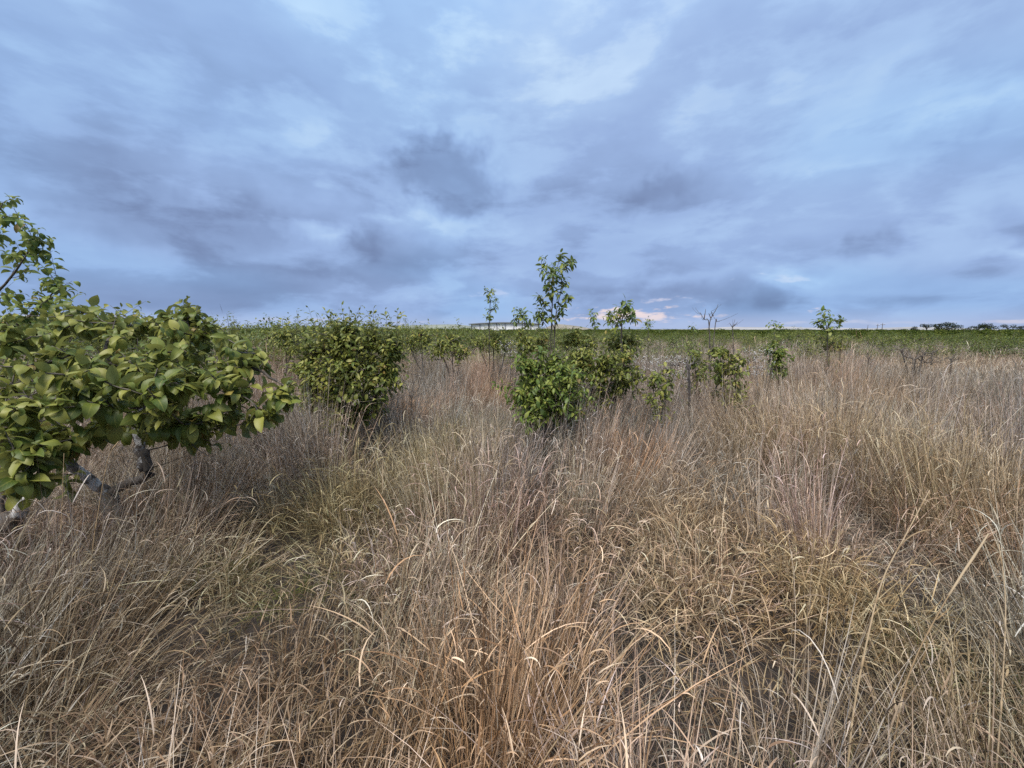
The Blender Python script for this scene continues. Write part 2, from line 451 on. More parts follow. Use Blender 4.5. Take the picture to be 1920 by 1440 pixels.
# ------------------------------------------------------------------ grass clumps
def strands(n, segs, p0, head, th0, th1, powr, length, width, twist=0.0, sway=0.0, r=rng):
    """ribbons that start at p0 leaning by th0 from the vertical towards head and bend to th1 at the tip"""
    s = np.linspace(0, 1, segs + 1)
    mid = (s[:-1] + s[1:]) / 2
    th = th0[:, None] + (th1 - th0)[:, None] * mid[None] ** powr[:, None]
    hd = head[:, None] + sway * r.normal(size=(n, 1)) * mid[None] * 1.5
    step = (length / segs)[:, None]
    d = np.stack([np.sin(th) * np.cos(hd), np.sin(th) * np.sin(hd), np.cos(th)], -1) * step[..., None]
    c = np.concatenate([np.zeros((n, 1, 3)), np.cumsum(d, 1)], 1) + p0[:, None, :]
    ang = head + math.pi / 2 + twist * r.normal(size=n)
    side = np.stack([np.cos(ang), np.sin(ang), 0.35 * r.normal(size=n)], -1)
    w = width[:, None] * np.clip(np.minimum(0.55 + s * 3.0, (1.02 - s) ** 0.6 * 1.3), 0, 1)[None] * 0.5
    v = np.stack([c - side[:, None] * w[..., None], c + side[:, None] * w[..., None]], 2).reshape(-1, 3)
    base = (np.arange(n) * (segs + 1) * 2)[:, None] + (np.arange(segs) * 2)[None]
    q = np.stack([base, base + 1, base + 3, base + 2], -1).reshape(-1, 4)
    return v, q, c

def clump(kind, seed):
    r = np.random.default_rng(seed)
    V, Q, off = [], [], 0
    def put(v, q):
        nonlocal off
        V.append(v); Q.append(q + off); off += len(v)
    U = r.uniform
    if kind in ('tussock', 'midtussock', 'curltussock'):                   # one big fanning bunch of stems
        far_ = kind == 'midtussock'; cur = kind == 'curltussock'
        ns, nl, wf = (150, 80, 1.5) if far_ else (85, 190, 1.5) if cur else (165, 120, 1.4)
        a = U(0, 2 * np.pi, ns); rr = 0.15 * np.sqrt(U(0, 1, ns))
        p0 = np.stack([rr * np.cos(a), rr * np.sin(a), np.zeros(ns)], -1)
        lean = np.clip(rr / 0.15 * U(.15, .62, ns) + r.normal(0, .10, ns), 0, 1.0)
        bend = lean + np.abs(r.normal(.07, .13, ns)) + (U(0, 1, ns) < .05) * U(.3, 1.0, ns)
        ln = U(.55, 1.08, ns) * np.where(U(0, 1, ns) < .25, .6, 1.0) * (.8 if cur else 1)
        v, q, c = strands(ns, 6, p0, a + r.normal(0, .5, ns), lean, bend, U(1.2, 2.6, ns), ln, wf * U(.0014, .0030, ns), .5, .12, r); put(v, q)
        si = r.integers(0, ns, nl); u = U(.15, .97, nl) ** .8; f = u * 6; i0 = np.clip(f.astype(int), 0, 5); fr = (f - i0)[:, None]
        st = c[si, i0] * (1 - fr) + c[si, i0 + 1] * fr
        t0 = np.abs(r.normal(.4, .3, nl))
        v, q, _ = strands(nl, 4 if far_ else 6, st, a[si] + r.normal(0, 1.0, nl), t0, t0 + U(.8, 3.4 if cur else 2.8, nl), U(.9, 2.2, nl), np.where(U(0, 1, nl) < .7, U(.04, .13, nl), U(.12, .28, nl)), wf * U(.0020, .0038, nl), .7, .4, r); put(v, q)
        return np.concatenate(V), np.concatenate(Q)
    P = {  # stems, leaves, thatch, base radius, stem height, blade width factor, curl
        'tuft': (24, 60, 12, 0.11, (0.55, 1.0), 1.4, (0.5, 2.6)),
        'upright': (38, 30, 8, 0.09, (0.65, 1.08), 1.4, (0.2, 1.6)),
        'curly': (16, 84, 12, 0.13, (0.40, 0.85), 1.5, (1.2, 3.4)),
        'wispy': (60, 22, 10, 0.10, (0.6, 1.15), 1.0, (0.3, 1.4)),
        'thatch': (8, 26, 60, 0.20, (0.25, 0.5), 1.4, (0.8, 2.5)),
        'green': (6, 70, 6, 0.13, (0.25, 0.5), 1.15, (0.5, 1.9)),
        'mid': (40, 52, 0, 0.17, (0.55, 1.05), 1.5, (0.4, 2.4)),
        'midwispy': (70, 20, 0, 0.17, (0.6, 1.15), 1.3, (0.3, 1.4)),
        'patch': (160, 70, 0, 0.48, (0.55, 1.05), 2.6, (0.4, 2.0)),
    }[kind]
    ns, nl, nt, br, (h0, h1), wf, (c0, c1) = P
    a, rr = U(0, 2 * np.pi, ns), br * np.sqrt(U(0, 1, ns))
    p0 = np.stack([rr * np.cos(a), rr * np.sin(a), np.zeros(ns)], -1)
    out = a + r.normal(0, 0.7, ns)
    if 'wispy' in kind: out = r.normal(0.0, 0.6, ns)               # wispy tufts are combed one way
    lean = np.abs(r.normal(0.10, 0.15, ns)) + 0.8 * rr
    ln = U(h0, h1, ns) * (1 - 0.25 * (U(0, 1, ns) < 0.3))
    bend = lean + np.abs(r.normal(0.15, 0.28, ns)) + (U(0, 1, ns) < 0.07) * U(0.3, 1.1, ns)
    v, q, c = strands(ns, 5, p0, out, lean, bend, U(1.2, 2.4, ns), ln, wf * U(0.0013, 0.0025, ns), 0.5, 0.15, r)
    put(v, q)
    if nl:
        si = r.integers(0, ns, nl); u = U(0.12, 0.98, nl) ** 0.8
        f = u * 5; i0 = np.clip(f.astype(int), 0, 4); fr = (f - i0)[:, None]
        st = c[si, i0] * (1 - fr) + c[si, i0 + 1] * fr
        hd = U(0, 2 * np.pi, nl)
        t0 = np.abs(r.normal(0.35, 0.25, nl)); t1 = t0 + U(c0, c1, nl)
        v, q, _ = strands(nl, 6 if wf < 2 else 4, st, hd, t0, t1, U(0.9, 2.2, nl), U(0.07, 0.24, nl) * (1.2 if kind == 'green' else 1), wf * U(0.0022, 0.0044, nl), 0.7, 0.4, r)
        put(v, q)
    if nt:                                                            # broken stems lying every way at the foot
        a, rr = U(0, 2 * np.pi, nt), br * 1.6 * np.sqrt(U(0, 1, nt))
        p0 = np.stack([rr * np.cos(a), rr * np.sin(a), U(0.0, 0.22, nt) ** 1.2], -1)
        t0 = r.normal(1.25, 0.35, nt)
        v, q, _ = strands(nt, 3, p0, U(0, 6.28, nt), t0, t0 + r.normal(0.15, 0.3, nt), np.ones(nt), U(0.15, 0.5, nt), wf * U(0.0015, 0.0032, nt), 0.8, 0.3, r)
        put(v, q)
    return np.concatenate(V), np.concatenate(Q)

def scatter_object(name, protos, pts, idx, rot, scl, tint, mats, mat_of):
    """one object: its mesh holds the clump shapes and the points they grow on; its nodes put a clump on every point"""
    vs, qs, pid, off, fm = [], [], [], 0, []
    for k, (v, q) in enumerate(protos):
        vs.append(v); qs.append(q + off); off += len(v); pid.append(np.full(len(v), k)); fm.append(np.full(len(q), mat_of[k]))
    npv = off
    vs.append(pts)
    me = mesh_np(name, np.concatenate(vs), np.concatenate(qs), smooth=False)
    for m in mats: me.materials.append(m)
    me.polygons.foreach_set('material_index', np.concatenate(fm).astype(np.int32))
    n, tot = len(pts), npv + len(pts)
    def attr(nm, typ, key, arr):
        a = me.attributes.new(nm, typ, 'POINT'); a.data.foreach_set(key, np.ascontiguousarray(arr).ravel())
    pad = lambda a, w: np.concatenate([np.zeros((npv, w), np.float32), np.asarray(a, np.float32).reshape(n, w)])
    attr('pid', 'INT', 'value', np.concatenate(pid + [np.full(n, -1)]).astype(np.int32))
    attr('pick', 'INT', 'value', np.concatenate([np.zeros(npv), idx]).astype(np.int32))
    attr('rot', 'FLOAT_VECTOR', 'vector', pad(rot, 3))
    attr('scl', 'FLOAT_VECTOR', 'vector', pad(scl, 3))
    attr('tint', 'FLOAT_COLOR', 'color', pad(np.concatenate([tint, np.ones((n, 1))], 1), 4))
    ng = bpy.data.node_groups.new(name + '_growth', 'GeometryNodeTree')
    ng.interface.new_socket('Geometry', in_out='INPUT', socket_type='NodeSocketGeometry')
    ng.interface.new_socket('Geometry', in_out='OUTPUT', socket_type='NodeSocketGeometry')
    new, L = ng.nodes.new, ng.links.new
    gi, go = new('NodeGroupInput'), new('NodeGroupOutput')
    def named(nm, dt):
        x = new('GeometryNodeInputNamedAttribute'); x.data_type = dt; x.inputs[0].default_value = nm
        return x.outputs[0]
    p = named('pid', 'INT')
    def part(k):
        cmp = new('FunctionNodeCompare'); cmp.data_type = 'INT'; cmp.operation = 'EQUAL'
        L(p, cmp.inputs[2]); cmp.inputs[3].default_value = k
        sg = new('GeometryNodeSeparateGeometry'); sg.domain = 'POINT'
        L(gi.outputs[0], sg.inputs[0]); L(cmp.outputs[0], sg.inputs[1])
        return sg.outputs[0]
    g2i = new('GeometryNodeGeometryToInstance')
    for k in reversed(range(len(protos))): L(part(k), g2i.inputs[0])
    iop = new('GeometryNodeInstanceOnPoints')
    L(part(-1), iop.inputs['Points']); L(g2i.outputs[0], iop.inputs['Instance']); iop.inputs['Pick Instance'].default_value = True
    L(named('pick', 'INT'), iop.inputs['Instance Index']); L(named('scl', 'FLOAT_VECTOR'), iop.inputs['Scale'])
    e2r = new('FunctionNodeEulerToRotation'); L(named('rot', 'FLOAT_VECTOR'), e2r.inputs[0]); L(e2r.outputs[0], iop.inputs['Rotation'])
    L(iop.outputs[0], go.inputs[0])
    o = link(name, me)
    md = o.modifiers.new('growth', 'NODES'); md.node_group = ng
    return o

def vnoise(x, y, scale, seed):
    """smooth value noise on the ground plane, 0..1"""
    g = np.random.default_rng(seed).uniform(0, 1, (64, 64))
    u, v = x / scale + 31.7, y / scale + 17.3
    i, j = np.floor(u).astype(int), np.floor(v).astype(int)
    fu, fv = u - i, v - j
    fu, fv = fu * fu * (3 - 2 * fu), fv * fv * (3 - 2 * fv)
    G = lambda a, b: g[a % 64, b % 64]
    return (G(i, j) * (1 - fu) + G(i + 1, j) * fu) * (1 - fv) + (G(i, j + 1) * (1 - fu) + G(i + 1, j + 1) * fu) * fv

# patches of grass with a look of their own: (pixel, height above ground of the seen point, radius across, radius along view, tint, height factor, kind weights)
GOLD, GREY, OLIVE, PINK, PALE, BROWN = (1.22, .95, .62), (.92, .94, .98), (.76, .75, .52), (1.12, .90, .76), (1.12, 1.10, 1.06), (.72, .62, .52)
PATCHES = [
    ((930, 1240), .45, .50, .65, (1.28, 1.0, .68), 1.08, 'upright'), ((900, 1400), .3, .40, .3, (1.28, 1.0, .67), 1.05, 'upright'), ((860, 920), .6, .28, .8, (1.30, 1.25, 1.18), 1.08, 'upright'), ((800, 1050), .6, .40, .4, (1.26, 1.19, 1.10), 1.05, 'upright'),
    ((1060, 900), .6, .6, .5, PINK, 1.0, 'upright'), ((1170, 790), .7, .35, .35, (1.22, .90, .66), 1.15, 'upright'), ((1060, 820), .7, .35, .3, (1.26, 1.22, 1.16), 1.08, 'upright'),
    ((1480, 1080), .5, .42, .45, (1.26, 1.0, .60), 1.0, 'curly'), ((1560, 980), .55, .5, .4, (1.1, .95, .66), 1.0, 'curly'), ((1300, 1320), .15, .24, .24, BROWN, .62, 'thatch'),
    ((1480, 1360), .1, .14, .16, BROWN, .6, 'thatch'), ((1240, 1230), .3, .2, .2, GREY, .75, 'thatch'),
    ((300, 1150), .5, .6, .55, (.70, .62, .52), .85, 'curly'), ((120, 1080), .6, .5, .6, (.80, .73, .64), 1.0, 'wispy'), ((330, 1330), .3, .5, .4, (.66, .57, .48), .75, 'curly'), ((60, 1400), .3, .4, .3, (.72, .65, .56), .8, 'thatch'), ((560, 1280), .3, .3, .4, (.68, .60, .48), .75, 'curly'),
    ((520, 980), .5, .45, .5, (.80, .76, .58), .85, 'curly'), ((650, 880), .5, .8, .6, OLIVE, .80, 'tuft'), ((840, 800), .55, .5, .5, (.80, .82, .56), .85, 'tuft'),
    ((560, 1020), .4, .3, .3, OLIVE, .7, 'green'), ((1760, 1120), .4, .3, .3, OLIVE, .75, 'green'), ((1900, 1380), .2, .2, .2, OLIVE, .85, 'green'), ((450, 1010), .3, .16, .2, OLIVE, .5, 'green'),
    ((1180, 970), .5, .6, .5, (.96, .86, .72), .92, 'curly'), ((1330, 880), .6, .7, .5, (1.0, .88, .70), .98, 'curly'), ((1400, 980), .4, .2, .4, BROWN, .6, 'thatch'),
    ((1700, 760), .8, 1.0, .8, (1.08, 1.03, .95), 1.0, 'wispy'), ((1820, 720), .8, 1.6, .9, (1.0, .98, .95), .95, 'wispy'), ((1500, 760), .8, .9, .8, (1.10, .98, .80), 1.1, 'upright'), ((1880, 830), .8, .8, .8, (1.1, 1.0, .78), 1.1, 'upright'),
    ((1560, 700), .8, 2.0, 1.2, (1.12, 1.0, .86), 1.05, 'wispy'), ((1760, 665), .8, 4.0, 2.5, (1.14, 1.04, .88), 1.0, 'wispy'),
    ((1860, 960), .5, .5, .5, (.95, .82, .66), .95, 'tuft'), ((1700, 1280), .4, .4, .4, (.95, .85, .70), .85, 'tuft'), ((1130, 1400), .2, .3, .2, GREY, .8, 'thatch'),
    ((770, 740), .5, .4, .4, (.72, .66, .66), .6, 'tuft'), ((740, 690), 1.0, .7, .8, PINK, 1.15, 'wispy'), ((490, 650), 1.2, 1.2, 1.0, (1.08, .95, .88), 1.3, 'wispy'),
    ((900, 690), .9, .8, .8, PINK, 1.1, 'wispy'), ((930, 660), 1.0, 1.0, 1.0, PINK, 1.15, 'wispy'), ((1240, 690), .9, .7, .8, GREY, .95, 'wispy'), ((1360, 700), .9, .5, .6, (.82, .82, .80), .85, 'tuft'), ((1260, 650), 1.0, 1.5, 1.2, (.95, .85, .72), 1.0, 'wispy'),
    ((240, 960), .2, .35, .3, BROWN, .50, 'thatch'), ((330, 900), .4, .3, .3, (.9, .80, .62), .75, 'curly'), ((60, 980), .3, .4, .3, BROWN, .55, 'thatch'),
]
# places kept free of grass: (x, y, radius)
CLEAR = []
# trampled or shaded places where the grass stays short: (pixel, pixel, height of the seen point, radius, factor)
LOW = [(215, 935, .25, .7, .75), (200, 1000, .3, .5, .9), (60, 960, .3, .6, .5)]
# hollows between the tussocks, floored with matted litter: (pixel, pixel, radius)
HOLLOW = [(1270, 1270, .22), (1320, 1380, .20), (1470, 1340, .18), (1210, 1180, .16), (700, 1200, .16), (640, 1330, .15), (470, 1030, .20), (600, 930, .22), (1400, 1010, .20), (1130, 1050, .16), (1640, 1300, .15), (560, 1160, .15), (380, 1250, .15), (200, 1200, .15), (1000, 1010, .14), (1760, 1180, .16), (240, 1010, .2), (1330, 940, .2), (760, 960, .16), (1560, 900, .2)]
# the same by column and depth: (pixel, depth, radius, factor); over 1 where it grows rank round the bushes
RANK = [(1716, 9.2, 1.3, .58), (1716, 7.6, .9, .78), (1015, 4.15, .45, 1.35), (1030, 4.6, .4, 1.35), (640, 4.45, .55, 1.4), (690, 4.9, .4, 1.35), (1130, 4.8, .4, 1.1), (1240, 4.6, .3, 1.2), (1340, 5.0, .4, 1.2)]

def build_grass():
    kinds = [('tuft', 11), ('tuft', 12), ('tuft', 13), ('upright', 21), ('upright', 22), ('upright', 23), ('curly', 31), ('curly', 32), ('curly', 33), ('wispy', 41), ('wispy', 42),
             ('thatch', 51), ('thatch', 52), ('green', 61), ('green', 62), ('mid', 71), ('mid', 72), ('mid', 73), ('midwispy', 75), ('midwispy', 76), ('patch', 81), ('patch', 82), ('patch', 83),
             ('tussock', 91), ('tussock', 92), ('tussock', 93), ('tussock', 94), ('curltussock', 95), ('curltussock', 96), ('curltussock', 97), ('midtussock', 98), ('midtussock', 99), ('midtussock', 100)]
    ids = {}
    for i, (k, s) in enumerate(kinds): ids.setdefault(k, []).append(i)
    protos = [clump(k, s) for k, s in kinds]
    matof = [1 if k == 'thatch' else 2 if k == 'green' else 0 for k, s in kinds]
    X, Y, Z = [], [], []
    # zones: 0 undergrowth, 1 mid undergrowth, 2 far patches, 3 tussocks, 4 mid tussocks
    for zone, r0, r1, cell in [(0, 0.0, 5.5, 0.24), (3, 0.0, 5.5, 0.30), (1, 5.5, 13.0, 0.36), (4, 5.5, 13.0, 0.42), (2, 13.0, 34.0, 0.62)]:
        n = int(2 * r1 / cell) + 1
        gx, gy = np.meshgrid((np.arange(n) - n / 2) * cell, (np.arange(n) - n / 2) * cell)
        x = (gx + rng.uniform(-.5, .5, gx.shape) * cell).ravel(); y = (gy + rng.uniform(-.5, .5, gx.shape) * cell).ravel()
        r = np.hypot(x, y); az = np.degrees(np.arctan2(x, y))
        keep = (r >= r0) & (r < r1) & ((np.abs(az) < 66) | (r < 3.2)) & (r > 0.65)
        X.append(x[keep]); Y.append(y[keep]); Z.append(np.full(keep.sum(), zone))
    x, y, zone = np.concatenate(X), np.concatenate(Y), np.concatenate(Z)
    r = np.hypot(x, y)
    dens = 0.55 * vnoise(x, y, 0.8, 3) + 0.45 * vnoise(x, y, 0.3, 4)
    hole = (dens < 0.405) & (r < 9)
    for (px, py, rad) in HOLLOW:
        c = on_height(px, py, .12); hole |= np.hypot(x - c.x, y - c.y) < rad * (.75 + .5 * vnoise(x, y, .15, 33))
    keep = ~(hole & (zone == 3)) & ((dens > 0.12) | (r > 8))
    for cx, cy, cr in CLEAR: keep &= np.hypot(x - cx, y - cy) > cr
    x, y, zone, r, dens, hole = x[keep], y[keep], zone[keep], r[keep], dens[keep], hole[keep]
    n = len(x)
    u = rng.uniform(0, 1, n)
    kind = np.select([zone == 0, zone == 1, zone == 2, zone == 3], [np.select([u < .35, u < .45, u < .62, u < .68, u < .97], [0, 1, 2, 3, 4], 5), np.where(u < .55, 6, 7), np.full(n, 8), np.where(u < .68, 9, 10)], 11)
    kind = np.where(hole & (zone == 0), 4, kind)
    names = ['tuft', 'upright', 'curly', 'wispy', 'thatch', 'green', 'mid', 'midwispy', 'patch', 'tussock', 'curltussock', 'midtussock']
    big = vnoise(x, y, 2.2, 8); sml = vnoise(x, y, 0.55, 9)
    hgt = 0.54 + 0.34 * big + 0.30 * sml
    hgt = np.where((zone == 0) | (zone == 1), hgt * .66, hgt * (1.0 + .42 * (rng.uniform(0, 1, n) - .5)))
    hgt = np.where(hole, hgt * .7, hgt)
    azd = np.degrees(np.arctan2(x, y))
    hgt = hgt * np.interp(r, [0, 3, 5.2, 6.5, 14, 46], [0.92, 0.90, 0.95, 1.2, 1.1, 1.0]) * np.where(r > 5.2, np.interp(azd, [18, 30], [1.0, .98]), 1.0)
    for (px, py, z, rad, f) in LOW:
        c = on_height(px, py, z); hgt *= 1 - (1 - f) * np.exp(-(((x - c.x) ** 2 + (y - c.y) ** 2) / rad ** 2) ** 2)
    for (px, t_, rad, f) in RANK:
        c = base_at(px, t_); hgt *= 1 - (1 - f) * np.exp(-(((x - c.x) ** 2 + (y - c.y) ** 2) / rad ** 2) ** 2)
    tint = np.ones((n, 3)) * (0.68 + 0.52 * vnoise(x, y, 1.1, 10))[:, None]
    w1, w2 = vnoise(x, y, 1.7, 14), vnoise(x, y, 0.9, 15)
    tint *= 1 + (w1[:, None] - .5) * np.array([.25, .02, -.22]) + (w2[:, None] - .5) * np.array([-.10, .03, .02])
    tint *= np.where(((zone == 0) | (zone == 1)), .74, 1.0)[:, None]         # old weathered litter and undergrowth, darkened to paint in shade between the tussocks
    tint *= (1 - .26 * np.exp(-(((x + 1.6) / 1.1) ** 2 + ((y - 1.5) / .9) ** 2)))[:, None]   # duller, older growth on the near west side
    mid_of = {'tuft': 6, 'upright': 7, 'curly': 6, 'wispy': 7, 'thatch': 6, 'green': 6}
    for (px, py), z, rx, ry, tn, hf, kd in PATCHES:
        c = on_height(px, py, z)
        d = np.array([c.x, c.y]); L = np.hypot(*d); d = d / L; s = np.array([d[1], -d[0]])
        du, dv = ((x - c.x) * s[0] + (y - c.y) * s[1]) / rx, ((x - c.x) * d[0] + (y - c.y) * d[1]) / ry
        w = np.exp(-(du * du + dv * dv) ** 1.6)
        tint += (np.array(tn)[None] * np.where((zone == 0) | (zone == 1), .78, 1.0)[:, None] * (0.92 + 0.16 * rng.uniform(size=(n, 1))) - tint) * (w * 0.95)[:, None]  # undergrowth keeps its painted-in shade inside the patches
        hgt += (hgt * hf / 0.95 - hgt) * w
        sw = rng.uniform(0, 1, n) < w * 0.75
        if kd in ('curly', 'green', 'upright', 'wispy'): kind = np.where(sw & (zone == 3), 9 if kd in ('upright', 'wispy') else 10, kind)
        if kd in ('thatch', 'green'): hgt = np.where(zone == 3, hgt * (1 - .15 * w), hgt)
        kind = np.where(sw & (zone == 0), names.index(kd), np.where(sw & (zone == 1), mid_of[kd], kind))
    tint *= rng.uniform(.86, 1.14, (n, 1)) * (1 + rng.normal(0, .03, (n, 3)))
    idx = np.array([ids[names[k]][rng.integers(len(ids[names[k]]))] for k in kind])
    # wind and trampling: neighbouring tufts lean the same way
    la = vnoise(x, y, 1.6, 21) * 2 * np.pi * 1.6 + 0.5; lm = 0.05 + 0.42 * vnoise(x, y, 0.9, 22) ** 1.5
    lm = np.where(r < 1.3, lm * 0.6, lm)
    left = np.exp(-((x + 1.9) ** 2 + (y - 1.7) ** 2) / 1.4)             # the grass low on the west side lies over to the north-east
    lx, ly = lm * np.cos(la) * (1 - left) + left * 0.42, lm * np.sin(la) * (1 - left) + left * 0.20
    wis = np.isin(kind, [3, 7])
    spin = np.where(wis, rng.normal(0.3, 0.9, n), rng.uniform(0, 2 * np.pi, n))
    rot = np.zeros((n, 3))
    for i in range(n):
        q = Quaternion((-ly[i], lx[i], 0), math.hypot(lx[i], ly[i])) if False else Matrix.Rotation(math.hypot(lx[i], ly[i]), 3, Vector((-ly[i], lx[i], 1e-9))).to_quaternion()
        e = (q @ Quaternion((0, 0, 1), spin[i])).to_euler(); rot[i] = e
    wid = np.where(zone == 2, rng.uniform(.9, 1.2, n), rng.uniform(.85, 1.2, n))
    scl = np.stack([wid, wid, hgt * rng.uniform(.85, 1.15, n)], -1)
    pts = np.stack([x, y, ground_z(x, y) - 0.01], -1)
    o = scatter_object('dry_grass', protos, pts, idx, rot, scl, np.clip(tint, .2, 1.5), [M['straw'], M['grey_straw'], M['green_blade']], matof)
    tag(o, 'tall dry straw coloured grass covering the whole field', 'grass', kind='stuff')
    print('grass clumps', n)
build_grass()

# ------------------------------------------------------------------ leaves
def leaf_shape(curl, fold, wave, width=0.52, rows=6, seed=0):
    """one broad pointed leaf, length 1 along +Y, upper face +Z, recurved towards its tip; returns verts, quads, tris, uv"""
    r = np.random.default_rng(seed)
    s = np.linspace(0, 1, rows + 1)
    prof = (s ** 0.58) * (1 - s) ** 0.92; prof = prof / prof.max() * width * 0.5
    prof[0] = 0.018; prof[-1] = 0.0
    th = -0.25 + curl * ((s[:-1] + s[1:]) / 2) ** 1.2
    y = np.concatenate([[0], np.cumsum(np.cos(th))]) / rows; z = -np.concatenate([[0], np.cumsum(np.sin(th))]) / rows
    nz = np.concatenate([[np.cos(th[0])], np.cos(th)]); ny = np.concatenate([[np.sin(th[0])], np.sin(th)])
    v, uv = [], []
    for i in range(rows):
        lift = fold * prof[i]
        for k in (-1, 0, 1):
            e = lift * abs(k) + wave * k * math.sin(s[i] * 9 + seed) * prof[i] * abs(k)
            v.append((k * prof[i] * (1 - 0.12 * abs(fold)), y[i] + ny[i] * e, z[i] + nz[i] * e)); uv.append((0.5 + 0.5 * k, s[i]))
    v.append((0.0, y[-1], z[-1])); uv.append((0.5, 1.0))
    q = [(3 * i + k, 3 * i + k + 1, 3 * i + k + 4, 3 * i + k + 3) for i in range(rows - 1) for k in (0, 1)]
    b = 3 * (rows - 1)
    t = [(b, b + 1, b + 3), (b + 1, b + 2, b + 3)]
    return np.array(v), np.array(q), np.array(t), np.array(uv)

def simple_leaf(curl, fold, width=0.5):
    a = np.array([(0, 0, 0), (-width / 2, .42, fold * width / 2), (0, .45, .02), (width / 2, .42, fold * width / 2), (0, .98 - .18 * curl, -.42 * curl)])
    uv = np.array([(.5, 0), (0, .45), (.5, .45), (1, .45), (.5, 1)])
    t = np.array([(0, 2, 1), (0, 3, 2), (1, 2, 4), (2, 3, 4)])
    return a, np.zeros((0, 4), int), t, uv

LEAVES = [leaf_shape(c, f, w, wd, seed=i) for i, (c, f, w, wd) in enumerate([(0.8, .45, .15, .54), (1.2, .55, .2, .50), (1.7, .30, .25, .56), (1.0, -.20, .1, .56), (2.1, .45, .2, .52), (0.5, .65, .1, .48), (1.5, -.30, .25, .54), (2.4, .25, .3, .50)])]
NARROW = [leaf_shape(c, f, w, wd, rows=5, seed=i) for i, (c, f, w, wd) in enumerate([(0.5, .25, .1, .44), (0.9, .4, .15, .40), (1.3, .15, .2, .44), (0.6, -.15, .1, .46), (1.5, .3, .2, .42), (0.2, .45, .1, .40)])]
SIMPLE = [simple_leaf(c, f, w) for c, f, w in [(.3, .3, .46), (.8, .2, .5), (1.1, .35, .44), (.5, -.2, .5), (.1, .45, .42)]]

def frames(pos, axis, size, roll):
    """leaf matrices: Y along axis, Z as near upwards as the axis allows"""
    ax = axis / (np.linalg.norm(axis, axis=1, keepdims=True) + 1e-9)
    up = np.array([0, 0, 1.0])[None] - ax * ax[:, 2:3] + 1e-4
    up /= np.linalg.norm(up, axis=1, keepdims=True)
    sd = np.cross(ax, up)
    c, s = np.cos(roll)[:, None], np.sin(roll)[:, None]
    sx, uz = sd * c + up * s, up * c - sd * s
    return np.stack([sx, ax, uz], 2) * size[:, None, None], pos

def join_leaves(name, shapes, pick, mats, pos, mat):
    V, Q, T, UV, off = [], [], [], [], 0
    for k, (v, q, t, uv) in enumerate(shapes):
        i = np.where(pick == k)[0]
        if len(i) == 0: continue
        w = np.einsum('nij,vj->nvi', mats[i], v) + pos[i][:, None]
        o = (off + np.arange(len(i)) * len(v))[:, None, None]
        V.append(w.reshape(-1, 3)); UV.append(np.tile(uv, (len(i), 1)))
        if len(q): Q.append((q[None] + o).reshape(-1, 4))
        T.append((t[None] + o).reshape(-1, 3)); off += len(i) * len(v)
    return mesh_np(name, np.concatenate(V), np.concatenate(Q) if Q else None, np.concatenate(T), mat, uv=np.concatenate(UV))

LEAF_MESH = {}
def leaf_meshes(shapes, mat):
    key = (id(shapes), mat.name)
    if key not in LEAF_MESH: LEAF_MESH[key] = [mesh_np('leaf', v, q, t, mat, uv=uv) for v, q, t, uv in shapes]
    return LEAF_MESH[key]

